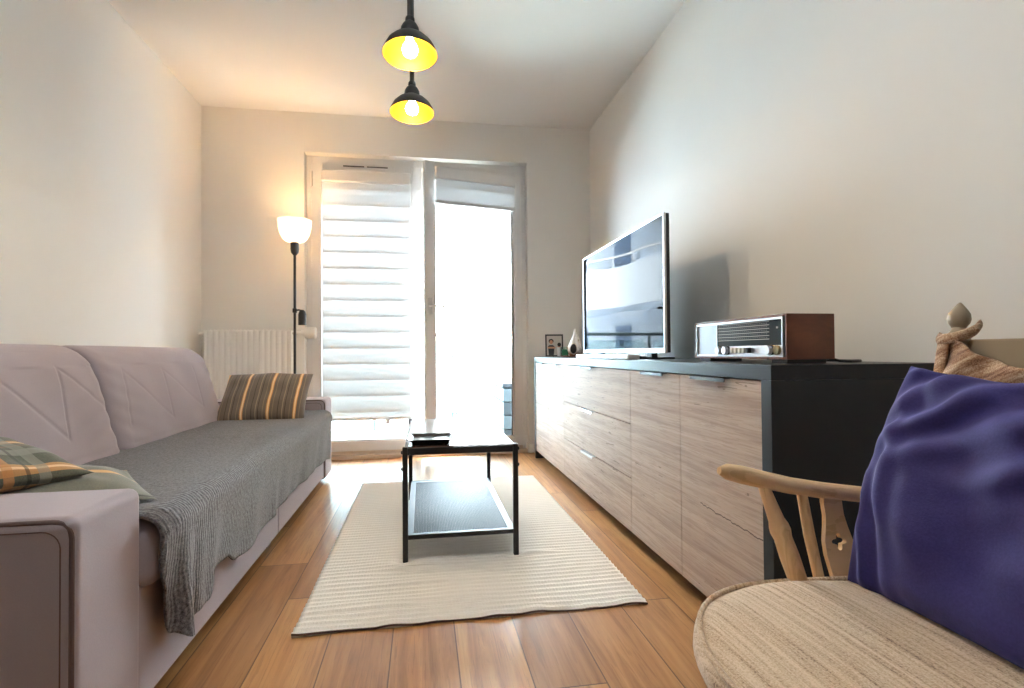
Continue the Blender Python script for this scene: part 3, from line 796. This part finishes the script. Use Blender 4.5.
for sgn in (1, -1):
    c = my0 - (mx1 if sgn == 1 else -mx0)
    end = my1 - (mx0 if sgn == 1 else -mx1)
    while c < end:
        q = clip_line(c, sgn)
        if q and math.hypot(q[0][0] - q[1][0], q[0][1] - q[1][1]) > .01:
            p0, p1 = Vector((q[0][0], q[0][1], 0)), Vector((q[1][0], q[1][1], 0))
            t = (p1 - p0).normalized(); nn = Vector((-t.y, t.x, 0)) * wr_ / 2
            z0 = sz - .003 + (0 if sgn == 1 else .0016)
            vs = [b.verts.new(p + Vector((0, 0, z))) for z in (z0, z0 + .0015) for p in (p0 + nn, p0 - nn, p1 - nn, p1 + nn)]
            for f in ((0, 1, 2, 3), (7, 6, 5, 4), (0, 4, 5, 1), (1, 5, 6, 2), (2, 6, 7, 3), (3, 7, 4, 0)): b.faces.new([vs[k] for k in f])
        c += pitch * 1.414
obj('mesh_shelf', b, M_GALV, ct, label='pale steel mesh', smooth=False)

# small black tray on the table
b = NB()
cx, cy = .030, 2.285; z0 = tz + .0005
def rr(w, d, z, r=.012):
    o_ = []
    for sx, sy, a0 in ((1, 1, 0), (-1, 1, 90), (-1, -1, 180), (1, -1, 270)):
        for k in range(5):
            a = math.radians(a0 + 22.5 * k); o_.append(b.verts.new((cx + sx * (w / 2 - r) + r * math.cos(a), cy + sy * (d / 2 - r) + r * math.sin(a), z)))
    return o_
skin(b, [rr(.150, .135, z0), rr(.155, .14, z0 + .010), rr(.190, .185, z0 + .021), rr(.190, .185, z0 + .023), rr(.180, .175, z0 + .023), rr(.150, .135, z0 + .012), rr(.145, .130, z0 + .012)])
tray = obj('tray', b, plain('black_gloss', (.012, .012, .013), .16, .1), None); tag(tray, 'small shallow black tray on the near corner of the coffee table', 'tray')

# ------------------------------------------------------------------ sideboard
sb = thing('sideboard', 'long sideboard with oak fronts in a dark grey carcass along the right wall', 'sideboard', (1.14, 2.7, 0))
CX0, CX1, CY0, CY1, CZ = .872, XR - .016, 1.232, 4.166, .7964
b = NB(); box(b, CX0, CX1, CY0, CY1, .757, CZ, .0015); obj('top_board', b, M_ANTH, sb)
for y0, y1 in ((CY0, CY0 + .042), (CY1 - .042, CY1)):
    b = NB(); box(b, CX0, CX1, y0, y1, 0, .757, .0015); obj('side_panel', b, M_ANTH, sb)
b = NB(); box(b, CX0 + .03, CX1, CY0 + .042, CY1 - .042, .085, .757); obj('carcass', b, M_ANTH, sb)
b = NB(); box(b, CX0 + .10, CX0 + .12, CY0 + .042, CY1 - .042, 0, .085); obj('plinth', b, plain('matt_black_plinth', (.012, .012, .012), .9, .1), sb)
def pull(par, y0, y1, zt):
    """folded metal strip over the top edge of a front"""
    b = NB()
    box(b, CX0 - .014, CX0 + .020, y0, y1, zt - .001, zt + .0012, .0004)
    box(b, CX0 - .0150, CX0 - .0128, y0, y1, zt - .010, zt + .0012, .0004)
    obj('handle', b, M_BLACK if zt > .6 else M_STEEL, par)
g_ = .0016
def front(name, y0, y1, z0, z1, h):
    b = NB(); box(b, CX0 + .004, CX0 + .024, y0 + g_, y1 - g_, z0 + g_, z1 - g_, .0012); o = obj(name, b, M_OAK, sb)
    pull(o, h - .10, h + .10, z1 - g_)
FY = [1.278, 1.731, 2.180, 3.281, 3.702, 4.122]
for a, c, h in ((0, 1, 1.525), (1, 2, 1.93), (3, 4, 3.50), (4, 5, 3.91)):
    front('door', FY[a], FY[c], .060, .7545, h)
for z0, z1 in ((.06, .292), (.292, .5235), (.5235, .7545)): front('drawer', FY[2], FY[3], z0, z1, 2.765)

# ------------------------------------------------------------------ television
TX = 1.065
tv = thing('television', 'flat screen television with thin silver frame on the sideboard', 'television', (TX + .05, 2.93, CZ))
ya, yb_, za, zb = 2.2385, 3.463, .8259, 1.4588
b = NB(); e = .010
for (y0, y1, z0, z1) in ((ya, ya + e, za, zb), (yb_ - e, yb_, za, zb), (ya + e, yb_ - e, zb - e, zb), (ya + e, yb_ - e, za, za + .022)):
    box(b, TX, TX + .012, y0, y1, z0, z1, .0015)
obj('bezel', b, M_STEEL, tv)
def screen_mat():
    m = N('black_screen_glass'); f = m.noise(m.obj(), 4)
    return m.done(m.bsdf(m.mix(f, (.004, .004, .005), (.006, .006, .007)), 
                      .02, **{'IOR': 1.5, 'Specular IOR Level': .02}))
b = NB(); box(b, TX + .003, TX + .011, ya + e, yb_ - e, za + .022, zb - e); obj('screen', b, screen_mat(), tv)
b = NB(); box(b, TX + .012, TX + .030, ya + .002, yb_ - .002, za + .002, zb - .002, .004); box(b, TX + .03, TX + .062, ya + .15, yb_ - .15, za + .02, zb - .18, .015); obj('back_shell', b, M_BLACKP, tv)
for y in (2.42, 3.16):
    b = NB(); box(b, TX - .05, TX + .13, y - .018, y + .018, CZ + .0004, CZ + .009, .003); box(b, TX + .005, TX + .035, y - .03, y + .03, CZ + .006, za + .04, .006); obj('foot', b, M_BLACK, tv)
b = NB(); box(b, TX - .02, TX + .11, 2.55, 3.05, CZ + .0004, CZ + .013, .004); obj('stand_plate', b, M_BLACK, tv)
sbm = NB(); box(sbm, .925, .985, 2.33, 3.17, CZ + .0004, CZ + .024, .005, 3)
o = obj('soundbar', sbm, plain('white_plastic', srgb(240, 240, 242), .3, .01), None); tag(o, 'slim white bar lying in front of the television', 'soundbar')

# ------------------------------------------------------------------ vintage radio
RX0, RX1, RY0, RY1, RZ0, RZ1 = 1.0, 1.150, 1.341, 1.850, .808, .937
ra_ = thing('radio', 'vintage radio in a walnut case on the near end of the sideboard', 'radio', (1.07, 1.6, CZ))
b = NB()
th = .007
box(b, RX0, RX1, RY0, RY0 + th, RZ0, RZ1, .0015); box(b, RX0, RX1, RY1 - th, RY1, RZ0, RZ1, .0015)
box(b, RX0, RX1, RY0 + th, RY1 - th, RZ0, RZ0 + th, .0015); box(b, RX0, RX1, RY0 + th, RY1 - th, RZ1 - th, RZ1, .0015); box(b, RX0 + .025, RX1 - .004, RY0 + th, RY1 - th, RZ0 + th, RZ1 - th)
obj('case', b, M_WALNUT, ra_)
yd = 1.705       # between speaker and dial
M_ALU = metal('satin_aluminium', (.72, .74, .78), .35)
b = NB()
fx0, fx1 = RX0 + .001, RX0 + .014
box(b, fx0, fx1, RY0 + th + .012, RY0 + th + .018, RZ0 + th, RZ1 - th, .001); box(b, fx0, fx1, RY1 - th - .006, RY1 - th, RZ0 + th, RZ1 - th, .001)
box(b, fx0, fx1, RY0 + th + .018, RY1 - th - .006, RZ1 - th - .007, RZ1 - th, .001); box(b, fx0, fx1, RY0 + th + .018, RY1 - th - .006, RZ0 + th, RZ0 + th + .006, .001)
obj('trim_frame', b, M_ALU, ra_)
b = NB(); box(b, fx0 + .003, fx1, RY0 + th, RY0 + th + .012, RZ0 + th, RZ1 - th); obj('black_edge', b, M_BLACKP, ra_)
def grille_mat():
    m = N('speaker_grille'); v = m.obj(); X, Y, Z = m.xyz(v)
    s = m.math('SINE', m.math('MULTIPLY', Z, 2 * PI / .0045)); s2 = m.math('SINE', m.math('MULTIPLY', Y, 2 * PI / .0045))
    k = m.math('GREATER_THAN', m.math('MULTIPLY', s, s2), .25)
    return m.done(m.bsdf(m.mix(k, srgb(178, 182, 190), srgb(96, 98, 106)), .4, Metallic=.6))
b = NB(); box(b, fx0 + .004, fx1, yd + .005, RY1 - th - .006, RZ0 + th + .006, RZ1 - th - .007); obj('speaker_grille', b, grille_mat(), ra_)
def dial_mat():
    m = N('tuning_scale'); v = m.obj(); X, Y, Z = m.xyz(v)
    zz = m.math('FRACT', m.math('ADD', m.math('DIVIDE', Z, .0105), 10.3))
    band = m.math('MULTIPLY', m.math('LESS_THAN', zz, .16), m.math('GREATER_THAN', Y, -.175))
    tick = m.math('GREATER_THAN', m.math('SINE', m.math('MULTIPLY', Y, 2 * PI / .011)), .55)
    row = m.math('MULTIPLY', m.math('MULTIPLY', m.math('GREATER_THAN', zz, .5), m.math('LESS_THAN', zz, .68)), m.math('MULTIPLY', tick, m.math('GREATER_THAN', Y, -.165)))
    up = m.math('GREATER_THAN', Z, .070)
    k = m.math('MULTIPLY', m.math('MAXIMUM', band, m.math('MULTIPLY', row, .7)), up)
    return m.done(m.bsdf(m.mix(k, srgb(48, 62, 72), srgb(214, 222, 226)), .07, **{'IOR': 1.55}))
b = NB(); box(b, fx0 + .004, fx1, RY0 + th + .018, yd, RZ0 + th + .034, RZ1 - th - .007); obj('tuning_dial', b, dial_mat(), ra_)
b = NB(); box(b, fx0 + .004, fx1, RY0 + th + .018, yd, RZ0 + th + .006, RZ0 + th + .034); box(b, fx0 + .002, fx1, yd, yd + .005, RZ0 + th + .006, RZ1 - th - .007); obj('control_strip', b, plain('silver_strip', srgb(150, 156, 164), .35, .05, metallic=.7) if False else M_ALU, ra_)
RYm = Matrix.Rotation(-PI / 2, 4, 'Y')
kz = RZ0 + th + .0195
for y, r in ((yd - .022, .0125), (yd - .062, .0135), (RY0 + th + .068, .0135)):
    b = NB(); lathe(b, [(r, 0), (r, .014), (r * .93, .0165)], (fx0 + .004, y, kz), 24, RYm); k_ = obj('knob', b, M_ALU, ra_)
    b = NB(); lathe(b, [(r + .002, 0), (r + .002, .006)], (fx0 + .004, y, kz), 24, RYm); obj('knob_collar', b, M_BLACKP, k_)
b = NB(); lathe(b, [(.0135, 0), (.0135, .008), (.011, .010)], (fx0 + .004, RY0 + th + .038, kz), 24, RYm); obj('knob', b, metal('bronze_knob', (.32, .26, .16), .4), ra_, label='dull bronze knob')
for k in range(5):
    b = NB(); y = yd - .098 - k * .022; box(b, fx0 - .008, fx0 + .004, y - .006, y + .006, kz - .008, kz + .008, .0015); obj('push_button', b, plain('ivory_key', srgb(226, 220, 206), .35) if k < 4 else M_BLACKP, ra_)
b = NB(); lathe(b, [(.0032, 0), (.0032, .002)], (fx0 + .004, RY0 + th + .040, RZ1 - .037), 12, RYm); obj('indicator_light', b, plain('indicator_lens', srgb(235, 235, 240), .2), ra_)
for y in (RY0 + .05, RY1 - .05):
    b = NB(); box(b, RX0 + .012, RX1 - .015, y - .035, y + .035, CZ + .0004, RZ0 + .001, .002); obj('foot', b, M_BLACKP, ra_)
b = NB(); tube(b, [(RX1 - .006, 1.36, .812), (1.175, 1.355, .803), (1.20, 1.34, .801), (1.235, 1.345, .8015), (1.262, 1.375, .803), (1.275, 1.42, .801), (1.29, 1.6, .801), (1.33, 1.9, .801)], .0038, 8); obj('power_cord', b, M_BLACKP, ra_)

# ------------------------------------------------------------------ keepsakes on the far end
fr = thing('picture_frame', 'small black picture frame with a photograph of two people on the sideboard', 'picture', (1.03, 4.13, CZ), rot=(math.radians(-7), 0, math.radians(-8)))
b = NB()
for (x0, x1, z0, z1) in ((-.071, -.060, .003, .180), (.060, .071, .003, .180), (-.060, .060, .003, .013), (-.060, .060, .169, .180)): box(b, x0, x1, -.006, .006, z0, z1, .0012)
obj('frame', b, M_BLACK, fr)
b = NB(); box(b, -.060, .060, 0, .004, .013, .169); obj('photograph', b, plain('photo_paper', srgb(200, 194, 186), .3, .05), fr)
def flat(name, pts, mat, y=-.0015):
    b = NB(); prism(b, pts, .0008, Matrix.Translation((0, y + .0012, 0)) @ Matrix.Rotation(PI / 2, 4, 'X')); obj(name, b, mat, fr)
def ell(cx, cz, rx, rz, n=18): return [(cx + rx * math.cos(2 * PI * k / n), cz + rz * math.sin(2 * PI * k / n)) for k in range(n)]
M_HAIR = plain('printed_dark_hair', srgb(40, 34, 30), .4); M_SKIN = plain('printed_skin', srgb(206, 150, 118), .4); M_CLO = plain('printed_dark_clothes', srgb(44, 48, 54), .4)
flat('printed_figure', [(-.050, .085), (-.038, .094), (-.012, .094), (.002, .085), (-.004, .014), (-.044, .014)], M_CLO, -.0012)
flat('printed_arms', [(-.055, .076), (-.048, .081), (.002, .081), (.012, .076), (.004, .066), (-.048, .066)], M_SKIN, -.0021)
flat('printed_hair', ell(-.024, .126, .020, .018), M_HAIR, -.0012)
flat('printed_face', ell(-.024, .118, .013, .016), M_SKIN, -.0021)
flat('printed_child', [(.026, .085), (.052, .085), (.056, .014), (.022, .014)], plain('printed_pink', srgb(206, 140, 124), .4), -.0012)
flat('printed_child_hair', ell(.040, .098, .015, .016), M_HAIR, -.0012)
b = NB(); box(b, -.02, .02, .006, .010, .02, .12, .001); prism(b, [(0.006, .11), (.065, -.0005), (.060, .0005), (.006, .10)], .004, Matrix.Translation((-.002, 0, .003)) @ Matrix(((0, 0, 1, 0), (1, 0, 0, 0), (0, 1, 0, 0), (0, 0, 0, 1)))); obj('easel_back', b, M_BLACK, fr)

b = NB(); lathe(b, [(.070, 0), (.074, .003), (.075, .008), (.071, .010), (.066, .006)], (0, 0, 0), 40, Matrix.Diagonal((1, 1.35, 1, 1)))
bmesh.ops.translate(b, vec=(1.105, 3.93, CZ + .0004), verts=b.verts)
o = obj('wooden_saucer', b, M_WALNUT, None); tag(o, 'flat brown wooden dish under the candle on the sideboard', 'dish')
# green glass candle
cd = thing('candle', 'green candle in a square clear glass on the wooden dish', 'candle', (1.060, 3.945, CZ + .0075))
c0 = Vector((1.060, 3.945, CZ + .0075))
b = NB()
for (x0, x1, y0, y1) in ((-.026, .026, -.026, -.0235), (-.026, .026, .0235, .026), (-.026, -.0235, -.0235, .0235), (.0235, .026, -.0235, .0235)): box(b, c0.x + x0, c0.x + x1, c0.y + y0, c0.y + y1, c0.z, c0.z + .068)
box(b, c0.x - .0235, c0.x + .0235, c0.y - .0235, c0.y + .0235, c0.z, c0.z + .006)
obj('glass', b, glass_mat('clear_tumbler', (.9, .97, .95)), cd)
b = NB(); box(b, c0.x - .023, c0.x + .023, c0.y - .023, c0.y + .023, c0.z + .006, c0.z + .050, .002); obj('wax', b, plain('green_wax', srgb(60, 160, 120), .35, .1), cd)
b = NB(); tube(b, [c0 + Vector((0, 0, .05)), c0 + Vector((.001, 0, .060))], .001, 6); obj('wick', b, M_BLACKP, cd)
# slim white candle glass behind it
b = NB(); lathe(b, [(.014, 0), (.0145, .004), (.0145, .068), (.0125, .068), (.012, .055), (.002, .053)], (1.035, 3.995, CZ + .0075), 24)
o = obj('votive_cup', b, plain('white_porcelain', srgb(236, 234, 230), .3, .02), None); tag(o, 'slim white votive cup left of the green candle on the dish', 'candle holder')
# teardrop ceramic lantern
tdc = Vector((1.136, 3.905, CZ + .0075))
td = thing('teardrop_lantern', 'white teardrop ceramic lantern with dark oval opening beside the television', 'lantern', tdc)
def tear_col():
    m = N('glazed_ceramic'); v = m.obj(); X, Y, Z = m.xyz(v)
    f = m.math('ADD', m.math('MULTIPLY', Z, 10.0), m.math('MULTIPLY', m.noise(v, 30, 3), .4))
    c = m.ramp(f, [(.30, srgb(150, 104, 70)), (.62, srgb(236, 230, 222))])
    q = m.ramp(m.noise(v, 46, 2), [(.55, 0.0), (.66, 1.0)])
    side = m.math('GREATER_THAN', X, .006)
    c = m.mix(m.math('MULTIPLY', m.math('MULTIPLY', q, side), .7), c, srgb(150, 128, 84))
    return m.done(m.bsdf(c, .25))
prof = [(.020, 0), (.040, .004), (.053, .020), (.058, .042), (.054, .068), (.044, .096), (.032, .122), (.022, .145), (.0145, .165), (.010, .182), (.012, .190), (.010, .198), (.003, .203)]
b = NB(); lathe(b, prof, tdc, 40); obj('body', b, tear_col(), td)
b = NB(); dirv = Vector((-.52, -.85, 0)).normalized(); sx = Vector((0, 0, 1)).cross(dirv)
def on_surf(a, zz):
    for (r0, h0), (r1, h1) in zip(prof, prof[1:]):
        if h0 <= zz <= h1: r = r0 + (r1 - r0) * (zz - h0) / (h1 - h0); break
    return r
def opening(scale, push):
    vs = []
    for k in range(26):
        a = 2 * PI * k / 26; hz = .054 + .036 * scale * math.sin(a); wx = .024 * scale * math.cos(a); r = on_surf(0, hz)
        dpt = math.sqrt(max(0, r * r - wx * wx)) + push
        vs.append(b.verts.new(tdc + dirv * dpt + sx * wx + Vector((0, 0, hz))))
    return vs
rings = [opening(1.0, .0008), opening(.82, .001), opening(.5, .0012), opening(.1, .0012)]; skin(b, rings, (False, True)); obj('opening', b, M_BLACKP, td, label='dark oval opening')
b = NB(); rings = [opening(1.0, .0005), opening(1.06, .003), opening(1.14, .003), opening(1.20, .0005)]; skin(b, rings, (False, False)); obj('rim', b, plain('ceramic_rim', srgb(222, 206, 188), .3), td)

# ------------------------------------------------------------------ armchair
ch = thing('armchair', 'wooden spindle armchair with turned posts in the right foreground', 'armchair', (.70, .53, 0))
YC = .535
def seat_outline(ins, n=72):
    """bow-fronted seat plan; front towards -x"""
    P = []
    for k in range(n):
        a = 2 * PI * k / n
        cx_, cy_ = math.cos(a), math.sin(a)
        e = .62
        x = (abs(cx_) ** e) * (1 if cx_ >= 0 else -1); y = (abs(cy_) ** e) * (1 if cy_ >= 0 else -1)
        wid = .300 + .022 * (-x)                       # wider at the front
        yy = y * (wid - ins)
        xx = (.665 + x * (.262 - ins))
        if x < 0: xx -= .050 * (1 - (yy / .32) ** 2) * (-x)
        P.append((xx, YC + yy))
    return P
b = NB(); rings = []
for ins, z in ((.030, .352), (.016, .358), (.012, .372), (.012, .384), (.018, .390)): rings.append([b.verts.new((x, y, z)) for x, y in seat_outline(ins)])
skin(b, rings); obj('seat', b, M_RAIL, ch)
b = NB(); rings = []
for ins, z in ((.030, .388), (.006, .394), (-.006, .408), (-.004, .424), (.006, .436), (.024, .4445), (.05, .449), (.09, .452), (.15, .455), (.22, .456)):
    rings.append([b.verts.new((x, y, z + .003 * noise.noise(Vector((x * 9, y * 9, 1))))) for x, y in seat_outline(ins)])
skin(b, rings)
sc_ = obj('seat_pad', b, M_TAN, None, angle=180); tag(sc_, 'tan streaked seat pad on the wooden armchair', 'cushion')
b = NB(); tube(b, [Vector((x, y, .4375)) for x, y in seat_outline(.0035)] + [Vector((*seat_outline(.0035)[0], .4375))], .0042, 8, cap=False)
obj('piping', b, M_TAN, sc_)
for sy in (1, -1):
    for (tx_, ty_, bx_, by_) in ((.53, .20, .47, .255), (.86, .19, .935, .24)):
        b = NB(); P0, P1 = Vector((tx_, YC + sy * ty_, .362)), Vector((bx_, YC + sy * by_, 0))
        tube(b, [P0.lerp(P1, t) for t in (0, .12, .3, .36, .42, .7, 1)], [.014, .016, .021, .024, .020, .018, .012], 14); obj('leg', b, M_BEECH, ch)
    b = NB(); tube(b, [(.503, YC + sy * .226, .20), (.70, YC + sy * .226, .20), (.892, YC + sy * .216, .20)], [.008, .012, .008], 10); obj('stretcher', b, M_BEECH, ch)
def mirror(y, sy): return YC + sy * (y - YC)
for sy in (1, -1):
    # arm bow
    b = NB()
    pts = [(.498, .846, .629), (.512, .847, .627), (.54, .848, .620), (.59, .850, .607), (.635, .851, .596), (.70, .852, .584), (.779, .851, .573), (.86, .851, .566), (.945, .850, .562)]
    pts = [(x, mirror(y, sy), z) for x, y, z in pts]
    tube(b, pts, [.0065, .0135, .0155, .0150, .0145, .0145, .0140, .0135, .012], 16, rb=[.006, .0115, .0145, .0150, .0150, .0150, .0150, .014, .012]); obj('armrest', b, M_BEECH, ch)
    # turned front post
    b = NB()
    p0, p1, p2 = Vector((.583, mirror(.850, sy), .600)), Vector((.609, mirror(.846, sy), .529)), Vector((.652, mirror(.826, sy), .380))
    tube(b, [p0, p0.lerp(p1, .5), p0.lerp(p1, .86), p1, p1.lerp(p2, .06), p1.lerp(p2, .14), p1.lerp(p2, .35), p1.lerp(p2, .6), p2], [.0095, .0115, .0135, .0165, .0175, .0150, .0165, .0155, .011], 16); obj('arm_post', b, M_BEECH, ch)
    b = NB(); tube(b, [(.657, mirror(.851, sy), .590), (.668, mirror(.846, sy), .51), (.688, mirror(.832, sy), .380)], [.0085, .0095, .0085], 12); obj('arm_spindle', b, M_BEECH, ch)
    # splat with a clover cut-out
    b = NB()
    O = Vector((.713, mirror(.850, sy), .577)); ax = Vector((1, 0, 0)); az = Vector((.01, (mirror(.826, sy) - mirror(.850, sy)) / 1.0, -.19)); az = Vector((.012, -.024 * sy, -.190)).normalized()
    Lz = .196
    def wid(t): 
        P = [(0, .0185), (.18, .0180), (.28, .0215), (.40, .0275), (.52, .0275), (.72, .0215), (1, .0200)]
        for (a, wa), (c, wc) in zip(P, P[1:]):
            if t <= c: return wa + (wc - wa) * (t - a) / (c - a)
        return .02
    hc = .41 * Lz
    def hole(a):        # quatrefoil radius
        return .0110 + .0036 * math.cos(4 * a)
    n = 96; outer = []; inner = []
    for k in range(n):
        a = 2 * PI * k / n; c, s = math.cos(a), math.sin(a)
        inner.append((hole(a) * c, hc + hole(a) * s))
        # march to the outline along the ray
        lo, hi = 0, .3
        for _ in range(30):
            r = (lo + hi) / 2; u, t = r * c, hc + r * s
            if 0 <= t <= Lz and abs(u) <= wid(max(0, min(1, t / Lz))): lo = r
            else: hi = r
        outer.append((lo * c, hc + lo * s))
    nrm = ax.cross(az).normalized()
    def V(p, d): return b.verts.new(O + ax * p[0] + az * p[1] + nrm * d)
    of, inf = [V(p, .0048) for p in outer], [V(p, .0048) for p in inner]; ob_, ib = [V(p, -.0048) for p in outer], [V(p, -.0048) for p in inner]
    skin(b, [ib, ob_, of, inf, ib], (False, False)); obj('arm_splat', b, M_BEECH, ch, angle=30)
    # back post with finial
    b = NB()
    q0, q1 = Vector((.905, mirror(.815, sy), .380)), Vector((.992, mirror(.853, sy), .845))
    ts = (0, .2, .38, .44, .5, .75, .95, 1)
    tube(b, [q0.lerp(q1, t) for t in ts], [.016, .019, .022, .026, .021, .019, .020, .0195], 16)
    d = (q1 - q0).normalized(); rot = Vector((0, 0, 1)).rotation_difference(d).to_matrix().to_4x4()
    lathe(b, [(.0195, -.004), (.0200, .004), (.0185, .012), (.0125, .022), (.0108, .028), (.0125, .032), (.0165, .038), (.0185, .046), (.0172, .055), (.0130, .063), (.0080, .070), (.0045, .075), (.0015, .078)], q1, 24, rot); obj('back_post', b, M_RAIL, ch, label='greyed turned back post with pointed finial')
b = NB()
Lr = []
for k in range(25):
    t = k / 24; y = .853 + (mirror(.853, -1) - .853) * t
    bow = .018 * math.sin(PI * t); x = .990 + bow
    Lr.append([b.verts.new((x + dx, y, z)) for dx, z in ((-.010, .790), (.009, .792), (.010 + .010, .846), (.002, .851), (-.001, .847))])
skin(b, Lr); obj('crest_rail', b, M_RAIL, ch, label='greyed flat top rail')
for k in range(5):
    t = (k + 1) / 6; y = .83 + (mirror(.83, -1) - .83) * t
    b = NB(); tube(b, [(.905, y, .384), (.958 + .006, y, .62), (.992 + .012 * math.sin(PI * t), y, .80)], [.008, .010, .008], 10); obj('back_spindle', b, M_BEECH, ch)

# brown throw hung over the chair back
b = NB()
def tw(u, v):
    y = .874 + (mirror(.874, -1) - .874) * u
    sagp = [(0, .862), (.04, .858), (.08, .842), (.13, .824), (.20, .806), (.30, .796), (.5, .79), (.7, .802), (.87, .83), (.95, .86), (1, .868)]
    for (a, za), (c, zc) in zip(sagp, sagp[1:]):
        if u <= c: zt = za + (zc - za) * (u - a) / (c - a); break
    z = zt - v * (zt - .52)
    wrap = math.exp(-(u / .05) ** 2) + math.exp(-((1 - u) / .05) ** 2)
    x = .952 + (z - .80) * .19 + .030 * wrap * .5 + .006 * math.sin(z * 70 + y * 60) * (1 - v)
    x += .004 * noise.noise(Vector((y * 20, z * 20, 2)))
    return Vector((x, y, z))
grid(b, tw, 90, 40)
# the part folded round behind the far post
def tw2(u, v):
    a = -PI * .12 + PI * 1.05 * u; zt = .862 - .012 * math.sin(PI * u)
    z = zt - v * .16
    cx_, cy_ = .982 + (z - .82) * .19, .853
    return Vector((cx_ - .024 * math.cos(a), cy_ + .023 * math.sin(a) + .001, z))
grid(b, tw2, 24, 20)
tw_ = obj('chair_throw', b, M_TWEED, None, angle=180); tag(tw_, 'brown tweed throw hung over the back of the wooden armchair', 'blanket')
md = tw_.modifiers.new('thickness', 'SOLIDIFY'); md.thickness = .005; md.offset = 0
b = NB()   # loose fold of cloth round the neck of the post
def tw3(u, v):
    a = math.radians(112 + 195 * u); z = .848 + .022 * u ** 1.5 + .016 * v - .010 * math.sin(PI * u)
    r = .0235 + .003 * u ** 3 + .003 * math.sin(PI * v)
    return Vector((.984 + (z - .82) * .19 + r * math.cos(a), .853 + r * math.sin(a), z))
grid(b, tw3, 30, 6)
te = obj('tied_end', b, M_TWEED, tw_, angle=180); te.modifiers.new('thickness', 'SOLIDIFY').thickness = .005

# blue velvet cushion leaning on the back
bmq = pillow_bm(.45, .385, .14, .03, 3.7, .013, 90, sag=.018, px=-.015)
for v in bmq.verts:      # gathers fanning from the top seam
    if v.co.z > .002:
        u, w = v.co.x / .22, v.co.y / .205
        top = max(0, w) ** 1.5
        nz_ = noise.noise(Vector((u * 1.7, w * 1.7, 4.2)))
        up = max(0, min(1, (w + .25) / .8)); up = up * up * (3 - 2 * up)
        rim = min(1, (1 - abs(w)) * 7) * min(1, (1 - abs(u)) * 7)
        v.co.z += .0085 * up * rim * math.sin(21 * (w * .85 - u * .52) + 3.0 * nz_)
        v.co.z += .0075 * rim * math.exp(-((u + .80) / .24) ** 2) * math.sin(24 * (u + .18 * w) + 2 * nz_) * (1 - up * .6)
        v.co.z += .007 * math.exp(-((u * .5 + w * .8 + .55) / .12) ** 2) * rim
o = obj('velvet_cushion', bmq, M_BLUE, None, angle=180)
Uv, Vv = Vector((.0, -1, .0)), Vector((.125, .035, .34))
ctr = Vector((.775, .797, .624)) + Uv * .215
place(o, ctr, Uv, Vv)
tag(o, 'blue velvet cushion leaning on the back of the armchair', 'cushion')

# ------------------------------------------------------------------ light and camera
w = bpy.data.worlds.new('overcast_sky'); S.world = w; w.use_nodes = True
nt = w.node_tree; bgn = nt.nodes['Background']
bgn.inputs[0].default_value = (.90, .96, 1.0, 1); bgn.inputs[1].default_value = 3.1
sun = bpy.data.lights.new('sun', 'SUN'); sun.energy = 3; sun.angle = math.radians(4); sun.color = (1, .96, .9)
so = bpy.data.objects.new('sun', sun); COL.objects.link(so)
so.rotation_euler = Vector((-.65, .45, -.62)).to_track_quat('-Z', 'Y').to_euler()

cam = bpy.data.cameras.new('camera'); co = bpy.data.objects.new('camera', cam); COL.objects.link(co)
cam.sensor_width = 36; cam.lens = 36 * 534.3 / 1024; cam.clip_start = .02; cam.clip_end = 200
yaw, pitch, roll = .1653, .0159, -.0078
F = Vector((math.sin(yaw), math.cos(yaw), 0)); Rr = Vector((math.cos(yaw), -math.sin(yaw), 0)); Up = Vector((0, 0, 1))
F2 = F * math.cos(pitch) + Up * math.sin(pitch); U2 = Up * math.cos(pitch) - F * math.sin(pitch)
R3 = Rr * math.cos(roll) + U2 * math.sin(roll); U3 = U2 * math.cos(roll) - Rr * math.sin(roll)
M = Matrix((R3, U3, -F2)).transposed().to_4x4(); M.translation = (0, 0, .8337)
co.matrix_world = M
S.camera = co
S.view_settings.view_transform = 'Standard'; S.view_settings.look = 'None'; S.view_settings.gamma = 1; S.view_settings.exposure = 3.72
S.view_settings.use_curve_mapping = False
S.cycles.max_bounces = 10; S.cycles.diffuse_bounces = 6; S.cycles.transparent_max_bounces = 16; S.cycles.transmission_bounces = 6
S.cycles.sample_clamp_indirect = 6; S.cycles.use_denoising = True; S.cycles.caustics_reflective = False; S.cycles.caustics_refractive = False
for o in bpy.data.objects:
    if '_local' in o: del o['_local']
